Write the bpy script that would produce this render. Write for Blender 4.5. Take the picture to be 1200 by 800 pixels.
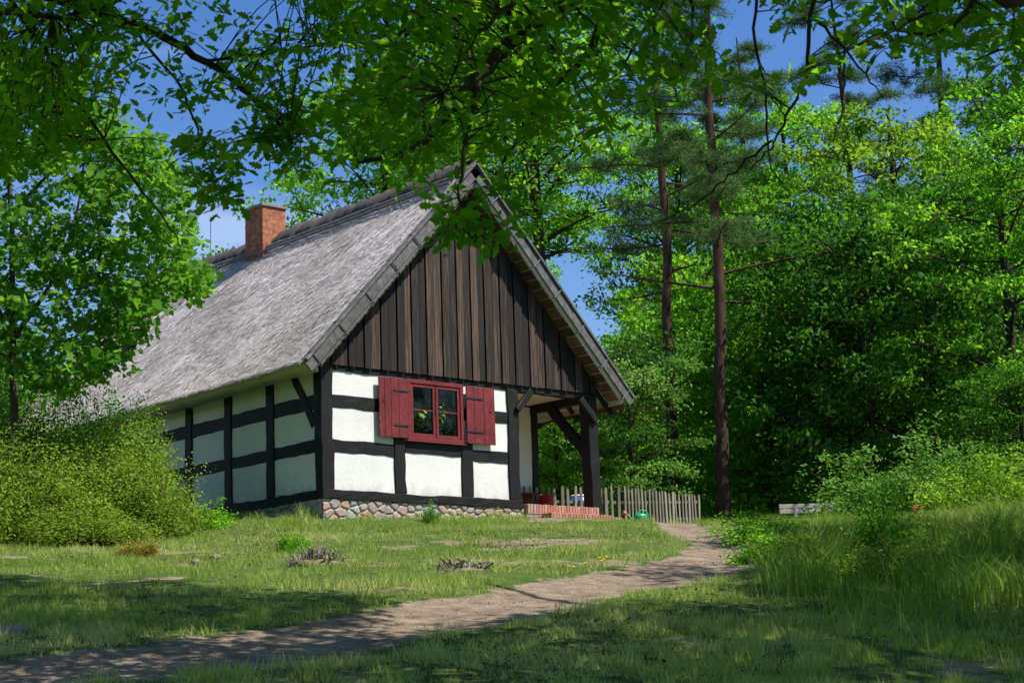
import bpy, bmesh, math, random
import numpy as np
from mathutils import Vector, Matrix, noise as mnoise

for o in list(bpy.data.objects): bpy.data.objects.remove(o)
sc = bpy.context.scene
COL = sc.collection
random.seed(7); RNG = np.random.default_rng(7)
R_ = math.radians

# ------------------------------------------------------------------ camera
CX, CY, CZ = -18.528, -25.870, -3.385
FPX, PITCH, ROLL, YAW = 2084.55, 0.1906, 0.0341, 0.7305
FW = np.array([math.sin(YAW)*math.cos(PITCH), math.cos(YAW)*math.cos(PITCH), math.sin(PITCH)])
RT = np.array([math.cos(YAW), -math.sin(YAW), 0.0]); UP = np.cross(RT, FW)
FH = np.array([math.sin(YAW), math.cos(YAW), 0.0])
CAM = np.array([CX, CY, CZ])
r2 = RT*math.cos(ROLL) - UP*math.sin(ROLL); u2 = RT*math.sin(ROLL) + UP*math.cos(ROLL)
cd = bpy.data.cameras.new('camera'); cam = bpy.data.objects.new('camera', cd); COL.objects.link(cam)
cam.matrix_world = Matrix(((r2[0], u2[0], -FW[0], CX), (r2[1], u2[1], -FW[1], CY), (r2[2], u2[2], -FW[2], CZ), (0, 0, 0, 1)))
cd.sensor_width = 36; cd.lens = 36*FPX/1200; cd.clip_end = 3000; cd.clip_start = .1
cd.dof.use_dof = True; cd.dof.focus_distance = 33; cd.dof.aperture_fstop = 5.6
sc.camera = cam

# ------------------------------------------------------------------ light
SUN_EL, SUN_AZ = R_(57), R_(152)        # azimuth clockwise from +Y
w = bpy.data.worlds.new('World'); sc.world = w; w.use_nodes = True
nt = w.node_tree; N = nt.nodes; L = nt.links
bg = N['Background']; sky = N.new('ShaderNodeTexSky'); sky.sky_type = 'NISHITA'; sky.sun_disc = False
sky.sun_elevation = SUN_EL; sky.sun_rotation = SUN_AZ; sky.air_density = 1.15; sky.dust_density = .5; sky.ozone_density = 3.0
geo = N.new('ShaderNodeTexCoord'); mp = N.new('ShaderNodeMapping'); mp.inputs['Scale'].default_value = (1.2, 1.2, 5)
nz = N.new('ShaderNodeTexNoise'); nz.inputs['Scale'].default_value = 2.2; nz.inputs['Detail'].default_value = 6
cr = N.new('ShaderNodeValToRGB'); cr.color_ramp.elements[0].position = .56; cr.color_ramp.elements[1].position = .85
mx = N.new('ShaderNodeMixRGB'); mx.inputs['Color2'].default_value = (7.5, 8.2, 9.5, 1)
L.new(geo.outputs['Generated'], mp.inputs['Vector']); L.new(mp.outputs[0], nz.inputs['Vector']); L.new(nz.outputs[0], cr.inputs[0])
mul = N.new('ShaderNodeMath'); mul.operation = 'MULTIPLY'; mul.inputs[1].default_value = .55
L.new(cr.outputs[0], mul.inputs[0]); L.new(mul.outputs[0], mx.inputs['Fac']); hs = N.new('ShaderNodeHueSaturation'); hs.inputs['Saturation'].default_value = 1.32; hs.inputs['Hue'].default_value = .515; L.new(sky.outputs[0], hs.inputs['Color']); L.new(hs.outputs[0], mx.inputs['Color1'])
L.new(mx.outputs[0], bg.inputs['Color']); bg.inputs['Strength'].default_value = .098
sd = bpy.data.lights.new('sun', 'SUN'); sd.energy = 5.0; sd.angle = R_(.55); sd.color = (1, .945, .85)
so = bpy.data.objects.new('sun', sd); COL.objects.link(so)
sdir = Vector((math.sin(SUN_AZ)*math.cos(SUN_EL), math.cos(SUN_AZ)*math.cos(SUN_EL), math.sin(SUN_EL)))
so.rotation_euler = sdir.to_track_quat('Z', 'Y').to_euler(); so.location = (10, -30, 30)
sc.view_settings.view_transform = 'Standard'; sc.view_settings.look = 'None'
sc.view_settings.exposure = .62; sc.view_settings.gamma = 1
sc.render.resolution_x = 1024; sc.render.resolution_y = 682

# ------------------------------------------------------------------ geometry helpers
def sd_of(x, y): return (x-CX)*RT[0]+(y-CY)*RT[1], (x-CX)*FH[0]+(y-CY)*FH[1]
def xy_of(s, d): return CX+s*RT[0]+d*FH[0], CY+s*RT[1]+d*FH[1]
def at(px, py, d):
    X = (px-600)/FPX; Y = (400-py)/FPX
    a = X*math.cos(ROLL)+Y*math.sin(ROLL); b = -X*math.sin(ROLL)+Y*math.cos(ROLL)
    v = FW+a*RT+b*UP; t = d/(v@FH); return CAM+t*v
# terrain: thin plate spline through surveyed points (picture position, distance)
ctrl = []
for px in (-300, 0, 300, 600, 900, 1200, 1500):
    for py, d in ((800, 12), (737, 15.2), (690, 18.6), (655, 23)):
        ctrl.append(at(px, py, d))
for px, py, d in ((0, 632, 28), (250, 617, 30), (-300, 640, 27), (600, 616, 29), (800, 622, 29), (950, 625, 28), (1200, 628, 27), (1500, 630, 27),
                  (740, 615, 37), (820, 614, 40), (900, 611, 41), (1010, 611, 41), (1200, 612, 40), (1500, 612, 40), (850, 610, 43)): ctrl.append(at(px, py, d))
ctrl += [np.array(c) for c in ((0, -.1, -.36), (2, -.1, -.29), (4.7, -.1, -.15), (6.9, -.3, -.2), (-.1, 3, -.15), (-.1, 8, -.2), (-3, 3, -.3), (3, -2, -.62), (0, -2, -.8), (6.9, 3, -.1), (5, 14, .2))]
for s in (-25, -8, 8, 25):
    for d, z in ((0, -4.95), (6, -4.15), (60, 1.0), (75, 1.3)):
        x, y = xy_of(s, d); ctrl.append(np.array([x, y, z]))
ctrl = np.array(ctrl)
def _tps(r): 
    r = np.maximum(r, 1e-6); return r*r*np.log(r)
_n = len(ctrl); _K = _tps(np.linalg.norm(ctrl[:, None, :2]-ctrl[None, :, :2], axis=2))+np.eye(_n)*3.0
_P = np.c_[np.ones(_n), ctrl[:, :2]]
_w = np.linalg.solve(np.block([[_K, _P], [_P.T, np.zeros((3, 3))]]), np.r_[ctrl[:, 2], 0, 0, 0])
def G(x, y):
    x = np.atleast_1d(np.asarray(x, float)); y = np.atleast_1d(np.asarray(y, float))
    s, d = sd_of(x, y); s = np.clip(s, -26, 26); d = np.clip(d, 0, 72); xx, yy = xy_of(s, d)
    out = np.zeros(len(xx))
    for i in range(0, len(xx), 20000):
        q = np.c_[xx[i:i+20000], yy[i:i+20000]]
        out[i:i+20000] = _tps(np.linalg.norm(q[:, None]-ctrl[None, :, :2], axis=2))@_w[:_n]+_w[_n]+q@_w[_n+1:]
    return out
def g1(x, y): return float(G(x, y)[0])
def hit(px, py):
    ds = np.linspace(9, 60, 400); P = np.array([at(px, py, d) for d in ds]); gz = G(P[:, 0], P[:, 1])
    k = np.nonzero(P[:, 2] < gz)[0]
    if len(k) == 0: return P[-1]
    p = P[k[0]].copy(); p[2] = gz[k[0]]; return p
def base_at(px, d):
    p = at(px, 600, d); return np.array([p[0], p[1], g1(p[0], p[1])])

def vnoise(x, y, sc_=1.0, seed=0, octv=3):
    """value noise, vectorised"""
    x = np.asarray(x)*sc_+seed*17.3; y = np.asarray(y)*sc_-seed*9.1; out = 0; amp = 1; tot = 0
    for o in range(octv):
        xi = np.floor(x).astype(np.int64); yi = np.floor(y).astype(np.int64); fx = x-xi; fy = y-yi
        fx = fx*fx*(3-2*fx); fy = fy*fy*(3-2*fy)
        def h(a, b):
            n = (a*374761393+b*668265263+seed*1274126177) & 0x7fffffff
            n = ((n ^ (n >> 13))*1274126177) & 0x7fffffff
            return ((n ^ (n >> 16)) & 0xffff)/65535.0
        v = (h(xi, yi)*(1-fx)+h(xi+1, yi)*fx)*(1-fy)+(h(xi, yi+1)*(1-fx)+h(xi+1, yi+1)*fx)*fy
        out = out+v*amp; tot += amp; amp *= .5; x = x*2.03; y = y*2.03
    return out/tot

def np_mesh(name, V, F, tint=None, smooth=False):
    """F: list of (M,k) arrays"""
    me = bpy.data.meshes.new(name)
    if not isinstance(F, list): F = [F]
    F = [np.asarray(f, np.int32) for f in F if len(f)]
    V = np.asarray(V, np.float32)
    me.vertices.add(len(V)); me.vertices.foreach_set('co', V.ravel())
    nl = sum(f.size for f in F); npoly = sum(len(f) for f in F)
    me.loops.add(nl); me.polygons.add(npoly)
    me.loops.foreach_set('vertex_index', np.concatenate([f.ravel() for f in F]))
    sizes = np.concatenate([np.full(len(f), f.shape[1], np.int32) for f in F])
    st = np.r_[0, np.cumsum(sizes)[:-1]].astype(np.int32)
    me.polygons.foreach_set('loop_start', st)
    if smooth: me.polygons.foreach_set('use_smooth', np.ones(npoly, bool))
    me.update(calc_edges=True)
    if tint is not None:
        a = me.attributes.new('tint', 'FLOAT', 'FACE'); a.data.foreach_set('value', np.asarray(tint, np.float32))
    return me
def link(name, me, m=None, parent=None, loc=None):
    o = bpy.data.objects.new(name, me); COL.objects.link(o)
    if m: me.materials.append(m) if not me.materials else None
    if parent: o.parent = parent
    if loc is not None: o.location = loc
    return o
def empty(name, loc, label, cat, group=None):
    o = bpy.data.objects.new(name, None); COL.objects.link(o); o.location = loc; o.empty_display_size = .2
    o['label'] = label; o['category'] = cat
    if group: o['group'] = group
    return o
def tag(o, label=None, cat=None, group=None, kind=None):
    if label: o['label'] = label
    if cat: o['category'] = cat
    if group: o['group'] = group
    if kind: o['kind'] = kind
    return o

class MB:
    def __init__(s): s.v = []; s.f = []; s.t = []
    def add(s, vs, fs, t=.5):
        b = len(s.v); s.v += [tuple(v) for v in vs]; s.f += [tuple(b+i for i in f) for f in fs]; s.t += [t]*len(fs)
    def box(s, a, b, t=.5, M=None):
        x0, y0, z0 = a; x1, y1, z1 = b
        vs = [(x, y, z) for z in (z0, z1) for y in (y0, y1) for x in (x0, x1)]
        if M is not None: vs = [tuple(M@Vector(v)) for v in vs]
        s.add(vs, [(0, 2, 3, 1), (4, 5, 7, 6), (0, 1, 5, 4), (2, 6, 7, 3), (0, 4, 6, 2), (1, 3, 7, 5)], t)
    def beam(s, p, q, wd, dp, t=.5, side=(0, 1, 0)):
        """bar from p to q; wd across, dp along 'side'"""
        p = Vector(p); q = Vector(q); d = (q-p); Ln = d.length; d.normalize(); n = Vector(side); n = (n-d*n.dot(d)).normalized(); c = d.cross(n)
        vs = [P+c*a*wd/2+n*b*dp/2 for P in (p, q) for a, b in ((-1, -1), (1, -1), (1, 1), (-1, 1))]
        s.add(vs, [(0, 1, 2, 3), (7, 6, 5, 4), (0, 4, 5, 1), (1, 5, 6, 2), (2, 6, 7, 3), (3, 7, 4, 0)], t)
    def tube(s, pts, rad, n=8, t=.5, cap=True):
        V, F, C = tube_np([np.array(p, float) for p in pts], rad, n)
        b = len(s.v); s.v += [tuple(v) for v in V]; s.f += [tuple(b+int(i) for i in f) for f in F]; s.t += [t]*len(F)
        if cap:
            k = len(pts); s.f.append(tuple(b+i for i in range(n))[::-1]); s.f.append(tuple(b+(k-1)*n+i for i in range(n))); s.t += [t, t]
    def lathe(s, prof, n=20, t=.5, c=(0, 0, 0)):
        b = len(s.v); k = len(prof)
        for r, z in prof:
            for i in range(n): a = 2*math.pi*i/n; s.v.append((c[0]+r*math.cos(a), c[1]+r*math.sin(a), c[2]+z))
        for j in range(k-1):
            for i in range(n): s.f.append((b+j*n+i, b+j*n+(i+1)%n, b+(j+1)*n+(i+1)%n, b+(j+1)*n+i)); s.t.append(t)
        s.f.append(tuple(b+i for i in range(n))[::-1]); s.t.append(t); s.f.append(tuple(b+(k-1)*n+i for i in range(n))); s.t.append(t)
    def build(s, name, m, parent=None, bevel=0, smooth=False, seg=1, loc=None):
        me = bpy.data.meshes.new(name); me.from_pydata(s.v, [], s.f); me.update()
        a = me.attributes.new('tint', 'FLOAT', 'FACE'); a.data.foreach_set('value', s.t)
        if smooth: me.polygons.foreach_set('use_smooth', [True]*len(me.polygons))
        o = link(name, me, m, parent, loc)
        if bevel:
            md = o.modifiers.new('b', 'BEVEL'); md.width = bevel; md.segments = seg; md.limit_method = 'ANGLE'; md.harden_normals = False
        return o
def tube_np(P, rad, n=6):
    P = np.array(P); k = len(P); rad = np.broadcast_to(np.array(rad, float), (k,))
    T = np.gradient(P, axis=0); T /= np.linalg.norm(T, axis=1)[:, None]+1e-9
    ref = np.array([0, 0, 1.0]) if abs(T[:, 2]).mean() < .8 else np.array([1.0, 0, 0])
    A = np.cross(T, ref); A /= np.linalg.norm(A, axis=1)[:, None]+1e-9; B = np.cross(T, A)
    th = np.arange(n)*2*np.pi/n
    V = (P[:, None]+rad[:, None, None]*(np.cos(th)[None, :, None]*A[:, None]+np.sin(th)[None, :, None]*B[:, None])).reshape(-1, 3)
    i = np.arange(n); j = (i+1) % n
    F = np.concatenate([np.c_[a*n+i, a*n+j, (a+1)*n+j, (a+1)*n+i] for a in range(k-1)])
    return V, F, None
def merge_tubes(tubes):
    Vs = []; Fs = []; b = 0
    for P, r, n in tubes:
        V, F, _ = tube_np(P, r, n); Vs.append(V); Fs.append(F+b); b += len(V)
    return np.concatenate(Vs), np.concatenate(Fs)

# ------------------------------------------------------------------ materials
def mat(name, rough=.7, spec=.3):
    m = bpy.data.materials.new(name); m.use_nodes = True; t = m.node_tree; b = t.nodes['Principled BSDF']
    b.inputs['Roughness'].default_value = rough; b.inputs['Specular IOR Level'].default_value = spec
    return m, t.nodes, t.links, b
def ramp(N, stops, interp='LINEAR'):
    r = N.new('ShaderNodeValToRGB'); e = r.color_ramp.elements; r.color_ramp.interpolation = interp
    e[0].position = stops[0][0]; e[0].color = (*stops[0][1], 1); e[1].position = stops[-1][0]; e[1].color = (*stops[-1][1], 1)
    for p, c in stops[1:-1]: q = e.new(p); q.color = (*c, 1)
    return r
def attr(N, n='tint'):
    a = N.new('ShaderNodeAttribute'); a.attribute_name = n; return a
def noise(N, L, scale, stretch=(1, 1, 1), detail=4, coord='Object', rough=.5, dist=0):
    tc = N.new('ShaderNodeTexCoord'); mp = N.new('ShaderNodeMapping'); mp.inputs['Scale'].default_value = stretch
    n = N.new('ShaderNodeTexNoise'); n.inputs['Scale'].default_value = scale; n.inputs['Detail'].default_value = detail; n.inputs['Roughness'].default_value = rough; n.inputs['Distortion'].default_value = dist
    L.new(tc.outputs[coord], mp.inputs[0]); L.new(mp.outputs[0], n.inputs['Vector']); return n
def bump(N, L, b, src, strength=.4, dist=.02):
    bp = N.new('ShaderNodeBump'); bp.inputs['Strength'].default_value = strength; bp.inputs['Distance'].default_value = dist
    L.new(src, bp.inputs['Height']); L.new(bp.outputs[0], b.inputs['Normal']); return bp
def mixc(N, L, fac, a, b, mode='MIX'):
    m = N.new('ShaderNodeMixRGB'); m.blend_type = mode
    for k, v in (('Fac', fac), ('Color1', a), ('Color2', b)):
        if isinstance(v, (int, float)): m.inputs[k].default_value = v
        elif isinstance(v, tuple): m.inputs[k].default_value = (*v, 1)
        else: L.new(v, m.inputs[k])
    return m.outputs[0]
def leafmat(name, stops, tstops, trans=.45, rough=.6):
    m, N, L, b = mat(name, rough, .14); a = attr(N); r = ramp(N, stops); L.new(a.outputs['Fac'], r.inputs[0]); L.new(r.outputs[0], b.inputs['Base Color'])
    t = N.new('ShaderNodeBsdfTranslucent'); r3 = ramp(N, tstops); L.new(a.outputs['Fac'], r3.inputs[0]); L.new(r3.outputs[0], t.inputs['Color'])
    mx = N.new('ShaderNodeMixShader'); mx.inputs[0].default_value = trans; L.new(b.outputs[0], mx.inputs[1]); L.new(t.outputs[0], mx.inputs[2])
    L.new(mx.outputs[0], N['Material Output'].inputs['Surface']); return m
M = {}
M['leaf_oak'] = leafmat('oak_leaf', [(0, (.03, .10, .006)), (.5, (.055, .16, .009)), (1, (.10, .25, .012))], [(0, (.15, .42, .006)), (1, (.40, .78, .014))], .6)
M['leaf_bright'] = leafmat('bright_leaf', [(0, (.045, .15, .008)), (.5, (.11, .29, .014)), (1, (.20, .42, .03))], [(0, (.14, .45, .012)), (1, (.36, .75, .03))], .52)
M['leaf_maple'] = leafmat('maple_leaf', [(0, (.03, .11, .01)), (.5, (.08, .22, .016)), (1, (.17, .36, .05))], [(0, (.08, .30, .01)), (1, (.30, .60, .03))], .48)
M['leaf_warm'] = leafmat('warm_leaf', [(0, (.05, .12, .008)), (.5, (.12, .25, .016)), (1, (.24, .38, .05))], [(0, (.15, .36, .01)), (1, (.42, .65, .04))], .5)
M['leaf_mid'] = leafmat('mid_leaf', [(0, (.035, .12, .008)), (.5, (.085, .23, .016)), (1, (.17, .35, .045))], [(0, (.13, .42, .01)), (1, (.34, .70, .03))], .56)
M['leaf_lime'] = leafmat('pale_leaf', [(0, (.05, .14, .02)), (.5, (.12, .26, .035)), (1, (.24, .38, .09))], [(0, (.08, .26, .015)), (1, (.22, .5, .06))], .4)
M['leaf_shrub'] = leafmat('shrub_leaf', [(0, (.09, .09, .02)), (.3, (.11, .21, .02)), (.65, (.18, .32, .03)), (1, (.32, .43, .06))], [(0, (.14, .22, .01)), (1, (.38, .52, .04))], .4)
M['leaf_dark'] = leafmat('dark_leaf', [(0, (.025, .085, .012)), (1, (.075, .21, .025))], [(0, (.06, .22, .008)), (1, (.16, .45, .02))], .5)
M['needle'] = leafmat('pine_needle', [(0, (.03, .085, .02)), (1, (.12, .22, .06))], [(0, (.05, .13, .03)), (1, (.16, .28, .07))], .3, .6)
M['grass'] = leafmat('grass_blade', [(0, (.09, .19, .018)), (.45, (.25, .36, .05)), (.75, (.48, .50, .16)), (1, (.68, .60, .34))], [(0, (.16, .36, .02)), (1, (.6, .66, .18))], .44, .5)

def bark(name, a, b_, sc_=9):
    m, N, L, b = mat(name, .9, .15); n = noise(N, L, sc_, (1, 1, .22), 6, rough=.65); r = ramp(N, [(.3, a), (.7, b_)]); L.new(n.outputs[0], r.inputs[0]); L.new(r.outputs[0], b.inputs['Base Color'])
    bump(N, L, b, n.outputs[0], .9, .04); return m
M['bark'] = bark('dark_bark', (.015, .012, .009), (.07, .058, .042))
M['bark_pine'] = bark('pine_bark', (.018, .012, .009), (.10, .062, .042))
M['bark_grey'] = bark('grey_bark', (.03, .028, .022), (.12, .105, .08))
M['twig'] = bark('twig', (.05, .035, .02), (.14, .10, .055), 20)

def timber():
    m, N, L, b = mat('tarred_timber', .62, .35); n = noise(N, L, 3, (9, 9, 1.2), 6, rough=.6); n2 = noise(N, L, 1.3, detail=3)
    r = ramp(N, [(.4, (.002, .002, .0023)), (.63, (.006, .006, .0066)), (.8, (.05, .045, .042))]); L.new(n.outputs[0], r.inputs[0])
    c = mixc(N, L, n2.outputs[0], (.35, .35, .4), (1.3, 1.2, 1.1)); c = mixc(N, L, 1.0, r.outputs[0], c, 'MULTIPLY'); L.new(c, b.inputs['Base Color'])
    bump(N, L, b, n.outputs[0], .7, .02); return m
M['timber'] = timber()
def boards(name, dark, mid, light, grain=(14, 14, .7), gs=2.2):
    m, N, L, b = mat(name, .75, .25); n = noise(N, L, gs, grain, 8, rough=.7, dist=.4); a = attr(N)
    ad = N.new('ShaderNodeMath'); ad.operation = 'MULTIPLY_ADD'; ad.inputs[1].default_value = .24; L.new(a.outputs['Fac'], ad.inputs[0])
    sb = N.new('ShaderNodeMath'); sb.operation = 'SUBTRACT'; sb.inputs[1].default_value = .10; L.new(n.outputs[0], sb.inputs[0]); L.new(sb.outputs[0], ad.inputs[2])
    r = ramp(N, [(.28, dark), (.52, mid), (.78, light)]); L.new(ad.outputs[0], r.inputs[0]); L.new(r.outputs[0], b.inputs['Base Color'])
    bump(N, L, b, n.outputs[0], .6, .012); return m
M['boards'] = boards('weathered_cladding', (.005, .0045, .005), (.024, .0175, .015), (.155, .10, .07), (26, 26, .8), 1.5)
M['barge'] = boards('silvered_board', (.05, .05, .052), (.12, .118, .115), (.27, .26, .25), (6, 6, 6), 1.2)
M['picket'] = boards('grey_picket', (.07, .065, .05), (.2, .18, .14), (.36, .33, .27), (16, 16, 1.2), 2)
M['benchwood'] = boards('pale_bench_wood', (.34, .30, .27), (.55, .49, .44), (.70, .64, .57), (2, 2, 12), 3)
M['porchwood'] = boards('brown_plank', (.03, .02, .012), (.10, .06, .035), (.2, .12, .07), (3, 3, 3), 2)
def plaster():
    m, N, L, b = mat('lime_plaster', .85, .2); n = noise(N, L, 1.1, detail=6, rough=.6); n2 = noise(N, L, 14, detail=4)
    r = ramp(N, [(.3, (.61, .61, .60)), (.5, (.69, .69, .68)), (.75, (.73, .73, .72))]); L.new(n.outputs[0], r.inputs[0])
    n3 = noise(N, L, 5, detail=5); r3 = ramp(N, [(.66, (1, 1, 1)), (.78, (.80, .74, .66))]); L.new(n3.outputs[0], r3.inputs[0])
    c = mixc(N, L, 1.0, r.outputs[0], r3.outputs[0], 'MULTIPLY')
    tc = N.new('ShaderNodeTexCoord'); sp = N.new('ShaderNodeSeparateXYZ'); L.new(tc.outputs['Object'], sp.inputs[0]); n4 = noise(N, L, 6, (1, 1, .5), detail=6, rough=.7)
    ms = N.new('ShaderNodeMath'); ms.operation = 'MULTIPLY_ADD'; ms.inputs[1].default_value = .9; L.new(n4.outputs[0], ms.inputs[0]); L.new(sp.outputs[2], ms.inputs[2])
    r5 = ramp(N, [(.45, (.66, .64, .56)), (.78, (1, 1, 1))]); L.new(ms.outputs[0], r5.inputs[0]); c = mixc(N, L, .8, c, r5.outputs[0], 'MULTIPLY')
    n5 = noise(N, L, 2.2, (1, 1, 1), detail=10, rough=.75, dist=2.5); r6 = ramp(N, [(.490, (1, 1, 1)), (.5, (.72, .72, .7)), (.510, (1, 1, 1))]); L.new(n5.outputs[0], r6.inputs[0]); c = mixc(N, L, .35, c, r6.outputs[0], 'MULTIPLY')
    L.new(c, b.inputs['Base Color']); bump(N, L, b, n2.outputs[0], .35, .012)
    return m
M['plaster'] = plaster()
def simple(name, col, rough=.5, spec=.4, var=.25, sc_=6, metallic=0, bmp=.15):
    m, N, L, b = mat(name, rough, spec); n = noise(N, L, sc_, detail=5, rough=.65)
    lo = tuple(c*(1-var) for c in col); hi = tuple(min(1, c*(1+var)) for c in col); r = ramp(N, [(.3, lo), (.7, hi)]); L.new(n.outputs[0], r.inputs[0]); L.new(r.outputs[0], b.inputs['Base Color'])
    b.inputs['Metallic'].default_value = metallic
    if bmp: bump(N, L, b, n.outputs[0], bmp, .01)
    return m
def redpaint():
    m, N, L, b = mat('red_paint', .55, .3); n = noise(N, L, 4, (16, 16, 1.5), 7, rough=.7); n2 = noise(N, L, 2.5, detail=5); n3 = noise(N, L, 40, (1, 1, .5), detail=3); a = attr(N)
    r = ramp(N, [(.3, (.08, .010, .012)), (.5, (.155, .018, .020)), (.75, (.22, .042, .04))]); L.new(n.outputs[0], r.inputs[0]); r2_ = ramp(N, [(.3, (.75, .75, .75)), (.7, (1.2, 1.25, 1.25))]); L.new(n2.outputs[0], r2_.inputs[0])
    c = mixc(N, L, 1.0, r.outputs[0], r2_.outputs[0], 'MULTIPLY'); r3_ = ramp(N, [(.69, (0, 0, 0)), (.72, (1, 1, 1))]); L.new(n3.outputs[0], r3_.inputs[0]); c = mixc(N, L, r3_.outputs[0], c, (.30, .17, .15))
    L.new(c, b.inputs['Base Color']); bump(N, L, b, n.outputs[0], .4, .006); return m
M['red'] = redpaint()
M['iron'] = simple('black_iron', (.02, .02, .022), .5, .5)
M['steel'] = simple('galvanised_iron', (.28, .28, .3), .4, .5, metallic=.8)
M['terracotta'] = simple('terracotta', (.38, .15, .08), .8, .2)
M['green_plastic'] = simple('green_plastic', (.015, .30, .11), .35, .5, .1)
M['orange_plastic'] = simple('orange_plastic', (.75, .16, .05), .4, .5, .1)
M['blue_plastic'] = simple('blue_plastic', (.04, .12, .45), .4, .5, .15)
M['red_plastic'] = simple('red_plastic', (.32, .012, .02), .4, .5, .15)
M['cream'] = simple('cream_paint', (.62, .56, .46), .7, .3, .08)
M['mortar'] = simple('mortar', (.26, .23, .2), .95, .1, .3, 12, bmp=.5)
M['rock_grey'] = simple('field_stone', (.2, .18, .155), .85, .2, .3, 9, bmp=.4)
M['post_orange'] = simple('orange_wood', (.36, .13, .045), .7, .2)
M['dark_room'] = simple('dark_room', (.05, .045, .04), .9, .1)
M['dandelion'] = simple('yellow_petals', (.85, .62, .02), .6, .2, .1)
M['white_petal'] = simple('white_petals', (.8, .8, .78), .6, .2, .1)
M['soil'] = simple('bare_soil', (.2, .16, .115), .95, .1, .4, 8, bmp=.6)
def stones():
    m, N, L, b = mat('foundation_stone', .8, .3); a = attr(N); n = noise(N, L, 22, detail=6, rough=.7)
    r = ramp(N, [(0, (.33, .28, .25)), (.2, (.42, .29, .24)), (.35, (.20, .22, .23)), (.5, (.46, .41, .36)), (.65, (.38, .25, .20)), (.8, (.27, .30, .31)), (1, (.50, .45, .40))]); L.new(a.outputs['Fac'], r.inputs[0])
    r2_ = ramp(N, [(.3, (.6, .6, .6)), (.7, (1.25, 1.2, 1.2))]); L.new(n.outputs[0], r2_.inputs[0]); c = mixc(N, L, 1.0, r.outputs[0], r2_.outputs[0], 'MULTIPLY'); L.new(c, b.inputs['Base Color'])
    bump(N, L, b, n.outputs[0], .5, .012); return m
M['stones'] = stones()
def bricks_tint():
    m, N, L, b = mat('red_brick', .85, .2); a = attr(N); n = noise(N, L, 25, detail=5)
    r = ramp(N, [(0, (.38, .15, .11)), (.5, (.46, .22, .16)), (.8, (.44, .27, .2)), (1, (.36, .29, .24))]); L.new(a.outputs['Fac'], r.inputs[0])
    r2_ = ramp(N, [(.3, (.7, .7, .7)), (.7, (1.15, 1.15, 1.15))]); L.new(n.outputs[0], r2_.inputs[0]); c = mixc(N, L, 1.0, r.outputs[0], r2_.outputs[0], 'MULTIPLY'); L.new(c, b.inputs['Base Color']); bump(N, L, b, n.outputs[0], .4, .01); return m
M['brick'] = bricks_tint()
def thatch():
    m, N, L, b = mat('old_thatch', .95, .08); a = attr(N)
    n = noise(N, L, 5, (4.5, 7, 4.5), 9, rough=.9); n2 = noise(N, L, .55, detail=5, rough=.6)
    r = ramp(N, [(.25, (.11, .098, .09)), (.43, (.47, .43, .40)), (.66, (.86, .80, .755))])
    ad = N.new('ShaderNodeMath'); ad.operation = 'MULTIPLY_ADD'; ad.inputs[1].default_value = .5; L.new(a.outputs['Fac'], ad.inputs[0])
    sb = N.new('ShaderNodeMath'); sb.operation = 'SUBTRACT'; sb.inputs[1].default_value = .22; L.new(n.outputs[0], sb.inputs[0]); L.new(sb.outputs[0], ad.inputs[2]); L.new(ad.outputs[0], r.inputs[0])
    r2_ = ramp(N, [(.3, (.75, .74, .72)), (.7, (1.12, 1.1, 1.12))]); L.new(n2.outputs[0], r2_.inputs[0]); c = mixc(N, L, 1.0, r.outputs[0], r2_.outputs[0], 'MULTIPLY')
    L.new(c, b.inputs['Base Color']); bump(N, L, b, n.outputs[0], .6, .04); return m
M['thatch'] = thatch()
def groundmat():
    m, N, L, b = mat('meadow_ground', .95, .1); a = attr(N, 'path'); n = noise(N, L, 3.5, detail=9, rough=.7); n2 = noise(N, L, .7, detail=5, rough=.6); n3 = noise(N, L, 30, detail=4, rough=.7)
    dirt = ramp(N, [(.25, (.10, .07, .045)), (.5, (.27, .205, .15)), (.75, (.44, .35, .27))]); L.new(n.outputs[0], dirt.inputs[0])
    turf = ramp(N, [(.3, (.045, .09, .018)), (.55, (.09, .14, .03)), (.75, (.17, .17, .07))]); L.new(n.outputs[0], turf.inputs[0])
    lit = ramp(N, [(.3, (.05, .035, .025)), (.6, (.13, .09, .065)), (.8, (.3, .24, .19))]); L.new(n3.outputs[0], lit.inputs[0])
    a2 = attr(N, 'wood')
    ad = N.new('ShaderNodeMath'); ad.operation = 'MULTIPLY_ADD'; ad.inputs[1].default_value = 1.6; L.new(n.outputs[0], ad.inputs[0]); ad.inputs[2].default_value = -.8
    ad2 = N.new('ShaderNodeMath'); ad2.operation = 'ADD'; ad2.use_clamp = True; L.new(a.outputs['Fac'], ad2.inputs[0]); L.new(ad.outputs[0], ad2.inputs[1])
    rr = ramp(N, [(.35, (0, 0, 0)), (.6, (1, 1, 1))]); L.new(ad2.outputs[0], rr.inputs[0])
    c = mixc(N, L, a2.outputs['Fac'], turf.outputs[0], lit.outputs[0]); c = mixc(N, L, rr.outputs[0], c, dirt.outputs[0]); 
    r4 = ramp(N, [(.3, (.75, .75, .75)), (.7, (1.2, 1.2, 1.2))]); L.new(n3.outputs[0], r4.inputs[0]); c = mixc(N, L, 1.0, c, r4.outputs[0], 'MULTIPLY')
    L.new(c, b.inputs['Base Color'])
    mu = N.new('ShaderNodeMath'); mu.operation = 'ADD'; L.new(n.outputs[0], mu.inputs[0]); L.new(n3.outputs[0], mu.inputs[1]); bump(N, L, b, mu.outputs[0], .9, .05); return m
M['ground'] = groundmat()
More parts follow.
